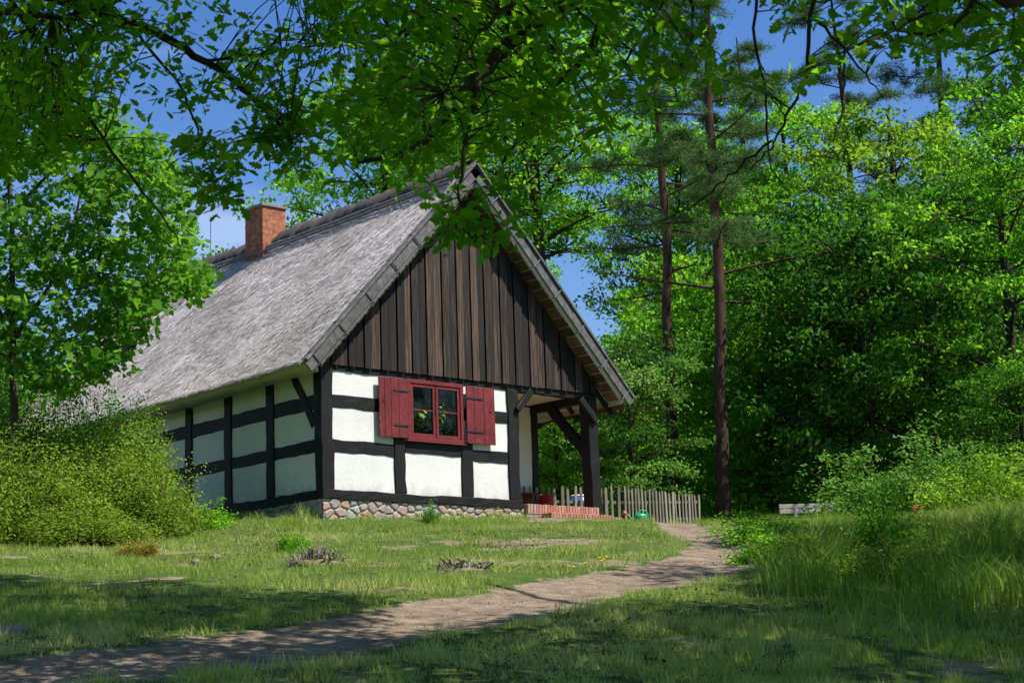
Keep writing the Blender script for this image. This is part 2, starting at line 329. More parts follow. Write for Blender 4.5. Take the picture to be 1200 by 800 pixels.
def glass():
    m, N, L, b = mat('window_glass', .03, .5); N.remove(b); gl = N.new('ShaderNodeBsdfGlossy'); gl.inputs['Roughness'].default_value = .02; tr = N.new('ShaderNodeBsdfTransparent'); tr.inputs[0].default_value = (.8, .84, .82, 1)
    n = noise(N, L, 2.5, detail=2); bp = N.new('ShaderNodeBump'); bp.inputs['Strength'].default_value = .15; bp.inputs['Distance'].default_value = .02; L.new(n.outputs[0], bp.inputs['Height']); L.new(bp.outputs[0], gl.inputs['Normal'])
    fr = N.new('ShaderNodeFresnel'); fr.inputs[0].default_value = 1.5; ma = N.new('ShaderNodeMath'); ma.operation = 'MULTIPLY'; ma.inputs[1].default_value = 1.0; L.new(fr.outputs[0], ma.inputs[0])
    mx = N.new('ShaderNodeMixShader'); L.new(ma.outputs[0], mx.inputs[0]); L.new(tr.outputs[0], mx.inputs[1]); L.new(gl.outputs[0], mx.inputs[2]); L.new(mx.outputs[0], N['Material Output'].inputs['Surface']); return m
M['glass'] = glass()
def chimney_mat():
    m, N, L, b = mat('chimney_brick', .88, .2); tc = N.new('ShaderNodeTexCoord'); sp = N.new('ShaderNodeSeparateXYZ'); L.new(tc.outputs['Object'], sp.inputs[0])
    ad = N.new('ShaderNodeMath'); ad.operation = 'ADD'; L.new(sp.outputs[0], ad.inputs[0]); L.new(sp.outputs[1], ad.inputs[1]); cb = N.new('ShaderNodeCombineXYZ'); L.new(ad.outputs[0], cb.inputs[0]); L.new(sp.outputs[2], cb.inputs[1])
    br = N.new('ShaderNodeTexBrick'); L.new(cb.outputs[0], br.inputs['Vector']); br.inputs['Scale'].default_value = 1; br.inputs['Brick Width'].default_value = .26; br.inputs['Row Height'].default_value = .078; br.inputs['Mortar Size'].default_value = .007
    br.inputs['Color1'].default_value = (.33, .09, .045, 1); br.inputs['Color2'].default_value = (.45, .17, .09, 1); br.inputs['Mortar'].default_value = (.22, .16, .12, 1)
    n = noise(N, L, 9, detail=6, rough=.7); r = ramp(N, [(.3, (.45, .45, .45)), (.65, (1.2, 1.2, 1.2))]); L.new(n.outputs[0], r.inputs[0]); c = mixc(N, L, 1.0, br.outputs[0], r.outputs[0], 'MULTIPLY'); L.new(c, b.inputs['Base Color'])
    bump(N, L, b, br.outputs[1], -.6, .01); return m
M['chimney'] = chimney_mat()

# ------------------------------------------------------------------ ground
PATH = np.array([hit(px, py)[:2] for px, py in ((-160, 800), (0, 790), (120, 779), (250, 765), (400, 741), (520, 720), (640, 697), (740, 678), (800, 665), (845, 650), (850, 636), (815, 627), (800, 620))])
_e = at(790, 614, 36.8); PATH = np.vstack([PATH, [_e[0], _e[1]], [7.6, -.4]])
PW = np.array([.85, .85, .85, .9, .9, .85, .8, .9, .85, .65, .45, .45, .4, .4, .4])
def path_mask(x, y):
    x = np.asarray(x, float); y = np.asarray(y, float); best = np.full(x.shape, 9.0)
    for i in range(len(PATH)-1):
        a = PATH[i]; b = PATH[i+1]; ab = b-a; t = np.clip(((x-a[0])*ab[0]+(y-a[1])*ab[1])/(ab@ab), 0, 1)
        wd = PW[i]*(1-t)+PW[i+1]*t
        best = np.minimum(best, np.hypot(x-a[0]-t*ab[0], y-a[1]-t*ab[1])/wd)
    return best        # 1 = edge
def near_line(x, y, pxs, wd):
    m = np.full(np.shape(x), 9.0)
    for px, py in pxs:
        p = hit(px, py); m = np.minimum(m, np.hypot(x-p[0], y-p[1])/wd)
    return m
ss = np.unique(np.r_[np.linspace(-900, -60, 12), np.linspace(-60, -16, 30), np.arange(-16, 14, .13), np.linspace(14, 60, 30), np.linspace(60, 900, 12)])
dd = np.unique(np.r_[np.linspace(-300, -20, 8), np.linspace(-20, 8, 20), np.arange(8, 42, .13), np.linspace(42, 90, 40), np.linspace(90, 1500, 14)])
SS, DD = np.meshgrid(ss, dd); gx, gy = xy_of(SS.ravel(), DD.ravel()); gz = G(gx, gy)
pm = path_mask(gx, gy)+.45*(vnoise(gx, gy, 1.3, 3)-.5)
track = np.clip(1.25-pm, 0, 1)
gz = gz-.05*np.clip(1.2-pm, 0, 1)*(pm < 1.2)+(vnoise(gx, gy, .9, 5)-.5)*.10*np.clip((pm-.7), 0, 1)+(vnoise(gx, gy, 5, 8)-.5)*.035
inside = (gx > .2) & (gx < 6.8) & (gy > .2) & (gy < 11.8); gz = np.where(inside, np.minimum(gz, -.4), gz)
bare = np.clip((vnoise(gx, gy, .8, 11, 4)-.60)*6, 0, 1)*.75
bare = np.maximum(bare, np.clip(1.3-near_line(gx, gy, ((230, 650), (190, 660), (290, 655), (400, 662), (560, 672), (350, 690), (500, 690), (640, 660)), .9), 0, 1)*.75*np.clip((vnoise(gx, gy, 1.6, 12)-.35)*3, 0, 1))
pa = np.clip(np.maximum(np.clip((1.12-pm)*2.2, 0, 1), bare), 0, 1)
sS, dD = sd_of(gx, gy)
edge = 5.2+.35*(26-dD)*0
woodm = np.clip((sS-(dD*.135+1.2)-.8*(vnoise(gx, gy, .5, 4)-.5)), 0, 1)*np.clip((dD-13)/2, 0, 1)
woodm = np.maximum(woodm, np.clip((dD-43)/3, 0, 1))
nx = len(ss); ny = len(dd); I = np.arange(nx*ny).reshape(ny, nx)
Fq = np.stack([I[:-1, :-1], I[:-1, 1:], I[1:, 1:], I[1:, :-1]], -1).reshape(-1, 4)
me = np_mesh('ground', np.c_[gx, gy, gz], Fq, smooth=True)
for nm, val in (('path', pa), ('wood', woodm*.9)):
    a = me.attributes.new(nm, 'FLOAT', 'POINT'); a.data.foreach_set('value', val.astype(np.float32))
tag(link('ground', me, M['ground']), kind='structure')

def shade_px(P):
    P = np.array(P, float); sv = np.array(sdir)
    for _ in range(6):
        k = (P[2]-g1(P[0], P[1]))/sv[2]; P = P-sv*k*.9
    v = P-CAM; z = v@FW; a = v@RT; b = v@UP
    return 600+FPX*(a*math.cos(ROLL)-b*math.sin(ROLL))/z, 400-FPX*(a*math.sin(ROLL)+b*math.cos(ROLL))/z
_LX = [-400, 0, 200, 400, 440, 520, 600, 760, 870, 1000, 1300]; _LY = [650, 670, 678, 688, 742, 728, 712, 695, 645, 590, 550]
def shade_ok(P):  # accepts a leaf clump only if its shadow lands in the chosen shade
    x, y = shade_px(P); return y > np.interp(x, _LX, _LY)+8 or (x < 330 and 752 < y < 1e9 and False)
# ------------------------------------------------------------------ the house
W, Ln, HZ = 6.93, 12.0, 2.45
XD, PY = 4.75, 1.8           # porch starts at X=XD, depth PY
house = empty('half_timbered_house', (0, 0, 0), 'half-timbered cottage with thatched roof and dark boarded gable', 'house')
# plaster walls, with the window hole X 2.05..3.20, Z 1.24..2.25
m = MB()
yb0, yb1 = .025, .17
m.box((.05, yb0, -.05), (2.02, yb1, 2.4)); m.box((3.22, yb0, -.05), (XD-.03, yb1, 2.4)); m.box((2.02, yb0, -.05), (3.22, yb1, 1.22)); m.box((2.02, yb0, 2.27), (3.22, yb1, 2.4))
m.box((.028, yb1+.002, -.05), (.17, Ln-.172, 2.45))
m.box((.05, Ln-.17, -.05), (W-.05, Ln-.03, 2.45))
m.box((W-.17, PY+.162, -.05), (W-.03, Ln-.172, 2.45))
m.box((XD-.17, yb1+.002, -.05), (XD-.03, PY+.16, 2.4)); m.box((XD-.028, PY+.02, -.05), (W-.12, PY+.16, 2.4))
m.build('plaster_wall', M['plaster'], house)
m = MB(); m.box((.19, .19, -.02), (XD-.19, Ln-.2, .02)); m.box((.19, .19, 2.41), (XD-.19, Ln-.2, 2.44)); m.build('interior_floor', M['dark_room'], house)
m = MB(); m.box((.2, 3.2, .03), (XD-.2, 3.3, 2.4)); m.build('partition', M['dark_room'], house)
def rough_beam(name, p, q, wd, dp, side=(0, 1, 0), amp=.008, seed=0):
    """hewn beam: subdivided along its length with uneven edges"""
    p = np.array(p, float); q = np.array(q, float); d = q-p; Lg = np.linalg.norm(d); d /= Lg; n = np.array(side, float); n -= d*(n@d); n /= np.linalg.norm(n); c = np.cross(d, n)
    k = max(3, int(Lg/.22)); rg = np.random.default_rng(seed+int(abs(p[0]*97+p[1]*31+p[2]*53))); V = []
    sec = [(-1, -1), (-.0, -1), (1, -1), (1, 0), (1, 1), (0, 1), (-1, 1), (-1, 0)]; K = 8
    off = np.cumsum(rg.normal(0, amp*.5, (k+1, 2)), axis=0); off -= np.linspace(0, 1, k+1)[:, None]*off[-1]
    for i in range(k+1):
        P = p+d*Lg*i/k
        for a, b in sec: V.append(P+c*(a*wd/2+off[i, 0]+rg.normal(0, amp))+n*(b*dp/2+rg.normal(0, amp*.3)))
    F = [[i*K+j, i*K+(j+1) % K, (i+1)*K+(j+1) % K, (i+1)*K+j] for i in range(k) for j in range(K)]
    me = bpy.data.meshes.new(name); me.from_pydata([tuple(v) for v in V], [], [tuple(f) for f in F]+[tuple(range(K))[::-1], tuple(k*K+j for j in range(K))]); me.update()
    o = link(name, me, M['timber'], house); b = o.modifiers.new('b', 'BEVEL'); b.width = .008; b.limit_method = 'ANGLE'; b.angle_limit = R_(50); return o
D = .16; YF = .07       # timbers stand proud of the plaster: front face at y=-.01
def gx_beam(name, x0, z0, x1, z1, wd, y=YF, dp=D): return rough_beam(name, (x0, y, z0), (x1, y, z1), wd, dp, (0, 1, 0))
gx_beam('sill_beam', -.02, .08, XD+.02, .08, .165, YF-.012, D+.02)
gx_beam('tie_beam', .0, 2.40, W+.0, 2.37, .13, YF+.012, D)
rough_beam('corner_post', (.12, .1, .17), (.10, .1, 2.5), .26, .235, (0, 1, 0))
gx_beam('post', 1.77, .165, 1.76, 1.2, .26); gx_beam('post', 3.40, .165, 3.38, 1.2, .29)
gx_beam('post', 1.965, 1.2, 1.965, 2.34, .09, YF+.01); gx_beam('post', 3.29, 1.2, 3.29, 2.34, .12, YF+.01)
gx_beam('door_post', XD-.14, .165, XD-.14, 2.34, .27, YF, .18)
gx_beam('rail', .24, .96, 1.64, .955, .225, YF+.006, D-.02); gx_beam('rail', 3.53, .975, 4.47, .975, .22, YF+.006, D-.02); gx_beam('rail', 1.9, 1.05, 3.26, 1.04, .22, YF+.006, D-.02)
gx_beam('rail', .24, 1.78, 1.93, 1.77, .24, YF+.008, D-.02); gx_beam('rail', 3.33, 1.775, 4.47, 1.77, .23, YF+.008, D-.02)
# porch corner post (heavy, slightly leaning), beam and braces
rough_beam('porch_post', (W-.11, .12, -.1), (W-.14, .12, 2.32), .25, .27, (0, 1, 0))
rough_beam('post', (W-.12, PY+.06, .0), (W-.12, PY+.06, 2.4), .16, .16, (0, 1, 0))
def brace(p, q, wd, dp, side): return rough_beam('brace', p, q, wd, dp, side)
brace((XD-.08, -.05, 1.93), (XD+.32, -.05, 2.36), .13, .09, (0, 1, 0))
brace((W-.10, -.05, 1.86), (W-.50, -.05, 2.30), .13, .09, (0, 1, 0))
brace((W-.17, .2, 1.25), (W-.17, 1.25, 2.36), .2, .13, (1, 0, 0))
# porch side plate and ceiling
rough_beam('wall_plate', (W-.12, -.0, 2.36), (W-.12, Ln, 2.36), .17, .18, (1, 0, 0))
rough_beam('wall_plate', (.1, .25, 2.44), (.1, Ln, 2.44), .17, .18, (1, 0, 0))
m = MB()
for k in range(12): m.box((XD-.0, .17+k*.137, 2.44), (W-.2, .17+k*.137+.132, 2.462), random.random())
m.build('porch_ceiling', M['cream'], house)
# left wall timbers  (plane X=0, Y back)
def lx(name, y0, z0, y1, z1, wd, x=.07, dp=.16): return rough_beam(name, (x, y0, z0), (x, y1, z1), wd, dp, (1, 0, 0))
lx('sill_beam', .18, .08, Ln, .08, .17, .068, .18)
ys = [1.67, 3.10, 4.53, 6.0, 7.5, 9.0, 10.5, 11.85]
for yy in ys: lx('post', yy, .165, yy, 2.4, .24)
prev = .22
for yy in ys:
    lx('rail', prev, .965, yy-.11, .965, .225, .078, .14); lx('rail', prev, 1.765, yy-.11, 1.765, .26, .078, .14); prev = yy+.11
lx('brace', .26, 1.35, .95, 2.42, .17, .072, .15)
lx('brace', 11.6, 1.35, 10.9, 2.42, .17, .072, .15)
# field-stone foundation
def rock_mb(m, c, r, t, seed=0):
    rg = random.Random(seed); bm = bmesh.new(); bmesh.ops.create_icosphere(bm, subdivisions=2, radius=1)
    off = Vector((rg.random()*50, rg.random()*50, 0))
    for v in bm.verts:
        n = (1+.32*(mnoise.noise(v.co*1.3+off)))/max(abs(v.co.x), abs(v.co.z), .75)**.55; v.co = Vector((v.co.x*r[0]*n+c[0], v.co.y*r[1]*n+c[1], v.co.z*r[2]*n+c[2]))
    m.add([v.co[:] for v in bm.verts], [tuple(v.index for v in f.verts) for f in bm.faces], t); bm.free()
rg = random.Random(5)
def masonry(L_, z0, z1, seed, step=.014):
    g = np.random.default_rng(seed); pts = []
    for k in range(6000):
        q = np.array([g.uniform(-.1, L_+.1), g.uniform(z0-.1, z1+.05)]); rr_ = .11 if g.random() < .5 else .17
        if all(math.hypot((q[0]-a[0])/1.25, q[1]-a[1]) > .5*(rr_+a[2]) for a in pts): pts.append((q[0], q[1], rr_))
    pts = np.array(pts); us = np.arange(0, L_+step, step); zs = np.arange(z0, z1+step*.5, step); U, Z = np.meshgrid(us, zs); u = U.ravel(); z = Z.ravel()
    wu = u+.03*(vnoise(u, z, 9, 3)-.5); wz = z+.03*(vnoise(u, z, 9, 7)-.5)
    dd_ = np.hypot((wu[:, None]-pts[None, :, 0])/1.25, wz[:, None]-pts[None, :, 1])-pts[None, :, 2]*.25; o_ = np.argsort(dd_, axis=1)[:, :2]; f1 = np.take_along_axis(dd_, o_, 1); e = f1[:, 1]-f1[:, 0]
    h = np.minimum(e/.05, 1)**.45*.055+.012*vnoise(u, z, 22, 5); cell = o_[:, 0]; nu = len(us); nz_ = len(zs); I = np.arange(nu*nz_).reshape(nz_, nu)
    F = np.stack([I[:-1, :-1], I[:-1, 1:], I[1:, 1:], I[1:, :-1]], -1).reshape(-1, 4); ct = g.random(len(pts)); return u, z, h, F, ct[cell[F[:, 0]]], (e[F].mean(1) < .010)
for L_, sd_, side in ((XD+.04, 5, 0), (6.0, 6, 1)):
    u, z, h, F, t, mort = masonry(L_, -.55, -.004, sd_)
    V = np.c_[u, .05-h, z] if side == 0 else np.c_[.045-h, u, z]
    if side: F = F[:, ::-1]
    me = np_mesh('stone_foundation', V, F, t, smooth=True); o = link('stone_foundation', me, M['stones'], house); me.materials.append(M['mortar']); me.polygons.foreach_set('material_index', mort.astype(np.int32))
m = MB(); m.box((.03, .05, -.8), (XD, .3, -.015)); m.box((.035, .3, -.8), (.3, Ln, -.012)); m.box((W-.3, PY, -.8), (W-.03, Ln, -.012)); m.build('mortar_bed', M['mortar'], house)
# brick porch floor and step
def soldier(m, x0, x1, y0, y1, z0, z1, bw=.075):
    x = x0
    while x < x1-.02:
        e = min(x+bw, x1); m.box((x+.004, y0+rg.uniform(0, .008), z0), (e-.004, y1, z1+rg.uniform(-.004, .004)), rg.random()); x += bw
m = MB(); soldier(m, XD+.08, 6.80, -.10, .14, -.11, .085); m.build('porch_edge', M['brick'], house, bevel=.006)
m = MB()
for k in range(13): soldier(m, XD+.03, W-.02 if k > 1 else 6.66, .15+k*.125, .15+k*.125+.12, -.1, .075, .24)
m.build('porch_floor', M['brick'], house, bevel=.006)
m = MB(); m.box((XD+.06, -.09, -.5), (6.9, PY, -.118)); m.box((XD+.45, -.38, -.5), (7.12, -.1, -.30)); m.build('mortar_bed', M['mortar'], house)
m = MB(); soldier(m, XD+.42, 6.86, -.40, -.115, -.29, -.095); soldier(m, 6.86, 7.14, -.40, -.115, -.31, -.13); m.build('brick_step', M['brick'], house, bevel=.006)

# gable boards
AP = 6.71; EZ = 2.39; EX = .62; SL = (AP-EZ)/(W/2+EX)          # roof line (outer surface)
def roofz(x): return AP-abs(x-W/2)*SL
m = MB(); x = .02; k = 0; rg = random.Random(21)
while x < W-.03:
    wv = rg.uniform(.14, .195); e = min(x+wv, W-.0); up = k % 2; y0 = -.035-(.022 if up else 0); t = rg.random()
    ze = 2.43+rg.uniform(-.004, .004)+(.0 if up else .004)
    zt = [roofz(x)-.12, roofz(e)-.12]; ex = .003 if up else -.002
    if x < W/2 < e: zt = [min(zt)]*2
    vs = [(x-ex, y0, ze), (e+ex, y0, ze), (e+ex, y0, zt[1]), (x-ex, y0, zt[0]), (x-ex, y0+.026, ze), (e+ex, y0+.026, ze), (e+ex, y0+.026, zt[1]), (x-ex, y0+.026, zt[0])]
    m.add(vs, [(0, 1, 2, 3), (5, 4, 7, 6), (1, 5, 6, 2), (4, 0, 3, 7), (4, 5, 1, 0), (3, 2, 6, 7)], t); x = e+.022; k += 1
o = m.build('gable_cladding', M['boards'], house, bevel=.003)
for yg in (0, Ln): m = MB(); m.add([(0, yg, 2.44), (W, yg, 2.44), (W/2, yg, AP-.15), (0, yg+.02, 2.44), (W, yg+.02, 2.44), (W/2, yg+.02, AP-.15)], [(0, 1, 2), (5, 4, 3), (0, 3, 4, 1), (1, 4, 5, 2), (2, 5, 3, 0)]); m.build('gable_wall', M['timber'], house)

# roof: thick thatch slab with wavy surface
OY = .40; TH = .30
def roof_slab():
    nu, nv = 150, 60; Vs = []; Fs = []; b = 0
    nrm = {}
    for sgn in (-1, 1):
        yy = np.linspace(-OY+.03, Ln+OY, nu); tt = np.linspace(0, 1, nv); Y, T = np.meshgrid(yy, tt)
        run = (W/2+EX)*T; X = W/2+sgn*run; nvec = np.array([sgn*SL, 0, 1])/math.hypot(SL, 1)
        amp = (vnoise(Y, T*6, 1.1, 2+sgn)-.5)*.07+(vnoise(Y, T*6, 5, 4)-.5)*.035
        sag = -.05*np.sin(np.pi*np.clip((Y)/Ln, 0, 1))
        Z = AP-run*SL
        top = np.stack([X+nvec[0]*amp, Y, Z+nvec[2]*amp+sag], -1)
        th = TH*np.ones_like(T)+(vnoise(Y, T*3, 3, 9)-.5)*.08*(T > .97)
        bot = np.stack([X-nvec[0]*th, Y, Z-nvec[2]*th+sag], -1)
        # the eave face is cut obliquely and sags a little
        bot[-1, :, 0] = X[-1]-sgn*.30; 
        I = np.arange(nu*nv).reshape(nv, nu)
        q = lambda A: np.stack([A[:-1, :-1], A[:-1, 1:], A[1:, 1:], A[1:, :-1]], -1).reshape(-1, 4)
        n = nu*nv; Vs += [top.reshape(-1, 3), bot.reshape(-1, 3)]; Fs += [q(I)+b, q(I)[:, ::-1]+b+n]
        for e0 in (I[-1, :], I[:, 0], I[:, -1]): Fs.append(np.stack([e0[:-1], e0[1:], e0[1:]+n, e0[:-1]+n], -1)+b)
        b += 2*n
    return np.concatenate(Vs), np.concatenate(Fs)
V, F = roof_slab()
F = [f for f in F]; F = np.array(F)
me = np_mesh('thatched_roof', V, F, tint=np.full(len(F), .55), smooth=False)
roof = link('thatched_roof', me, M['thatch'], house)
# straw ends covering the slopes and the eaves
def straws(n):
    g = np.random.default_rng(3); sgn = np.where(g.random(n) < .8, -1, 1); T = g.random(n); Y = g.uniform(-OY+.02, Ln+OY, n)
    eav = g.random(n) < .10; T = np.where(eav, 1-g.random(n)*.012, T)
    run = (W/2+EX)*T; X = W/2+sgn*run; Z = AP-run*SL-.05*np.sin(np.pi*np.clip(Y/Ln, 0, 1)); nl = math.hypot(SL, 1)
    nv = np.stack([sgn*SL/nl, np.zeros(n), np.ones(n)/nl], -1); dn = np.stack([sgn/nl, np.zeros(n), -np.ones(n)*SL/nl], -1)
    P = np.stack([X, Y, Z], -1)+nv*((vnoise(Y, T*6, 1.1, 1)-.5)*.02-.015+g.uniform(-.0, .03, n))[:, None]
    ln = g.uniform(.06, .2, n)*np.where(eav, .7, 1); wd = g.uniform(.004, .014, n); lift = g.normal(.09, .09, n); yaw = g.normal(0, .22, n)
    d = dn+nv*lift[:, None]+np.array([0, 1, 0])*yaw[:, None]; s = np.cross(d, nv); s /= np.linalg.norm(s, axis=1)[:, None]
    a = P-s*wd[:, None]; b_ = P+s*wd[:, None]; c = P+d*ln[:, None]+s*wd[:, None]*.5; e = P+d*ln[:, None]-s*wd[:, None]*.5
    V = np.stack([a, b_, c, e], 1).reshape(-1, 3); F = np.arange(4*n).reshape(n, 4)
    tint = np.clip(.38+.5*vnoise(Y, T*7, .8, 6)+g.normal(0, .28, n), 0, 1)
    return V, F, tint
V, F, t = straws(110000)
st = link('thatch_straw', np_mesh('thatch_straw', V, F, t), M['thatch'], roof); st['kind'] = 'stuff'
# ridge roll and poles
yy = np.linspace(-.32, Ln+.4, 110); g = np.random.default_rng(9)
prof = [(-.36, -.30), (-.33, -.20), (-.18, -.03), (0, .07), (.18, -.03), (.33, -.20), (.36, -.30)]
V = []; 
for i, y in enumerate(yy):
    sag = -.05*math.sin(math.pi*min(1, max(0, y/Ln)))
    for px_, pz in prof: V.append((W/2+px_+g.normal(0, .012), y, AP+pz+sag+.03+g.normal(0, .022)))
K = len(prof); F = np.array([[i*K+j, (i+1)*K+j, (i+1)*K+j+1, i*K+j+1] for i in range(len(yy)-1) for j in range(K-1)])
rd = link('ridge_cap', np_mesh('ridge_cap', np.array(V), F, np.full(len(F), -.22)), M['thatch'], roof)
sd_m = bpy.data.objects
for off, r, t in ((.40, .035, .9), (.52, .03, .55)):
    m = MB(); 
    for sg in (-1, 1):
        pts = []
        for y in np.linspace(-.3, Ln+.3, 22):
            sag = -.05*math.sin(math.pi*min(1, max(0, y/Ln))); nl = math.hypot(SL, 1)
            pts.append((W/2+sg*(off+.05*SL), y, AP-off*SL+sag+.075+random.uniform(-.01, .01)))
        m.tube(pts, r, 6, t)
    m.build('ridge_pole', M['barge'], roof)
# chimney
m = MB(); m.box((2.9, 6.2, 5.4), (3.52, 6.9, 7.24)); m.build('chimney', M['chimney'], roof, bevel=.008)
ch = roof.children[-1] if roof.children else None
ch = [o for o in bpy.data.objects if o.name == 'chimney'][0]
m = MB(); m.box((2.865, 6.165, 7.24), (3.555, 6.935, 7.31)); m.build('cap', M['rock_grey'], ch, bevel=.01)
m = MB(); m.tube([(3.3, 9.0, 6.4), (3.32, 9.0, 7.55)], .008, 5); m.build('antenna_rod', M['iron'], roof)  # thin antenna rod standing near the chimney
# barge boards with iron clamps
nl = math.hypot(SL, 1)
for sg in (-1, 1):
    top = Vector((W/2+sg*(-.02), -OY, AP-.0)); bot = Vector((W/2+sg*(W/2+EX+.02), -OY, EZ-.02)); d = (bot-top).normalized(); nn = Vector((sg*SL/nl, 0, 1/nl))
    c = lambda f, k=0: top.lerp(bot, f)-nn*.125
    m = MB(); segs = [0, .3, .62, 1.0]
    for i in range(3):
        p = c(segs[i])+nn*random.uniform(-.012, .012); q = c(segs[i+1])+d*.06+nn*random.uniform(-.012, .012); yo = -.012*i
        m.beam(p+Vector((0, yo, 0)), q+Vector((0, yo, 0)), .19, .035, [.25, .4, .15][i] if sg < 0 else [.25, .35, .2][i], (0, 1, 0))
    bb = m.build('barge_board', M['barge'], house, bevel=.005)
    m = MB(); m.beam(c(0)+nn*.13+Vector((0, .01, 0)), c(1)+nn*.13+Vector((0, .01, 0)), .05, .16, .4); m.build('verge_strip', M['barge'], bb, bevel=.004)
    for f in (.14, .27, .40, .53, .68, .83, .97):
        p = c(f); m = MB(); m.beam(p-nn*.15+Vector((0, -.05, 0)), p+nn*.16+Vector((0, -.05, 0)), .022, .012); m.beam(p-nn*.15+Vector((0, -.06, 0)), p-nn*.15+Vector((0, .05, 0)), .022, .012, side=(0, 0, 1)); m.beam(p+nn*.155+Vector((0, -.055, 0)), p+nn*.155+Vector((0, .06, 0)), .022, .012, side=(0, 0, 1)); m.build('clamp', M['iron'] if sg < 0 else M['steel'], bb)
    # soffit planks under the overhang
    m = MB()
    for k in range(24):
        a = .02+k/24*.97; p = top.lerp(bot, a)-nn*.315+Vector((0, .03, 0)); q = p+Vector((0, OY-.07, 0)); m.beam(p, q, .205, .02, random.random(), nn)
    m.build('soffit', M['porchwood'], house)
# eave soffit on the porch side, rafters
m = MB()
for k in range(3):
    x0 = W-.02+.17*k
    m.beam((x0+.09, -.35, roofz(x0+.09)-.42), (x0+.09, Ln+.2, roofz(x0+.09)-.42), .172, .02, random.random(), (SL/nl, 0, 1/nl))
m.build('eave_soffit', M['porchwood'], house)
for y in (-.02, 1.0, 2.2, 3.4, 4.6):
    m = MB(); m.beam((W/2+1.5, y+.08, roofz(W/2+1.5)-.44), (W+.5, y+.08, roofz(W+.5)-.44), .1, .1, .3, (0, 1, 0)); m.build('rafter', M['timber'], house)
m = MB(); m.tube([(W+.0, .1, 2.62), (W+.34, .1, 2.60)], .055, 10, .9); m.build('plate_end', M['porchwood'], house)

# window
win = MB()
def ring(m, x0, x1, z0, z1, w_, y0, y1, t=.5):
    m.box((x0, y0, z0), (x1, y1, z0+w_), t); m.box((x0, y0, z1-w_), (x1, y1, z1), t); m.box((x0, y0, z0+w_+.0005), (x0+w_, y1, z1-w_-.0005), t); m.box((x1-w_, y0, z0+w_+.0005), (x1, y1, z1-w_-.0005), t)
ring(win, 1.94, 3.30, 1.165, 2.325, .075, -.045, .06)
window = win.build('window', M['red'], house, bevel=.006)
m = MB(); m.box((1.90, -.07, 1.14), (3.34, -.0, 1.163)); m.build('window_sill', M['red'], window, bevel=.005)
for x0, x1 in ((2.022, 2.612), (2.63, 3.218)):
    m = MB(); ring(m, x0, x1, 1.245, 2.245, .06, -.028, .02); m.box((x0+.06, -.022, 1.735), (x1-.06, .012, 1.765)); m.build('sash', M['red'], window, bevel=.004)
m = MB(); m.add([(2.07, .0, 1.29), (3.17, .0, 1.29), (3.17, .0, 2.2), (2.07, .0, 2.2)], [(0, 1, 2, 3)]); m.build('pane', M['glass'], window)
m = MB(); m.box((2.60, -.045, 1.70), (2.64, -.028, 1.80)); m.build('latch', M['iron'], window)
m = MB(); m.box((1.98, .06, 1.20), (3.26, .40, 1.235)); m.build('inner_sill', M['cream'], window)
for x0, x1, lab in ((1.235, 1.915, -1), (3.345, 4.065, 1)):
    m = MB(); x = x0; rr = random.Random(4+lab)
    for k, fr in enumerate((.19, .22, .27, .32) if lab < 0 else (.27, .34, .39)):
        e = x+(x1-x0)*fr; zz = 1.185+rr.uniform(-.006, .006); m.box((x+.003, -.085+rr.uniform(-.003, .003), zz), (e-.003, -.055, 2.30+rr.uniform(-.006, .006)), rr.random()); x = e
    Mt = None; sh = m.build('shutter', M['red'], window, bevel=.004)
    for z in (1.42, 2.07):
        m = MB(); a, b_ = (x1-.34, x1+.02) if lab < 0 else (x0-.02, x0+.42)
        m.box((a, -.098, z-.016), (b_, -.088, z+.016)); m.build('hinge', M['iron'], sh)
    m = MB(); xx = x0+.12 if lab < 0 else x1-.12; m.tube([(xx, -.10, 1.86 if lab < 0 else 1.84), (xx, -.086, 1.86 if lab < 0 else 1.84)], .022, 10); m.build('dark_hole_disc', M['iron'], sh)  # black disc on the boards; the dark of a hole is its colour

# ------------------------------------------------------------------ leaves and trees
def T_rhomb(): return np.array([(0, 0, 0), (.45, .30, .06), (1, 0, -.05), (.45, -.30, .06)])
def T_oval(): return np.array([(0, 0, 0), (.25, .24, .03), (.6, .30, .05), (1, 0, -.1), (.6, -.30, .05), (.25, -.24, .03)])
def T_oak():
    h = [(0, 0), (.14, .05), (.22, .15), (.30, .09), (.42, .25), (.50, .14), (.64, .32), (.72, .17), (.86, .22), (1, .05)]
    up_ = [(x, y, .25*y-.18*x*x) for x, y in h]; dn = [(x, -y*.95, .25*y-.18*x*x) for x, y in h[1:][::-1]]
    return np.array(up_+dn)
def T_maple():
    a = [(0, 0), (.10, .16), (-.08, .30), (.20, .34), (.22, .58), (.42, .36), (.58, .46), (.62, .26), (1, 0)]
    return np.array([(x, y, .2*abs(y)-.15*x*x) for x, y in a]+[(x, -y, .2*abs(y)-.15*x*x) for x, y in a[1:-1][::-1]])
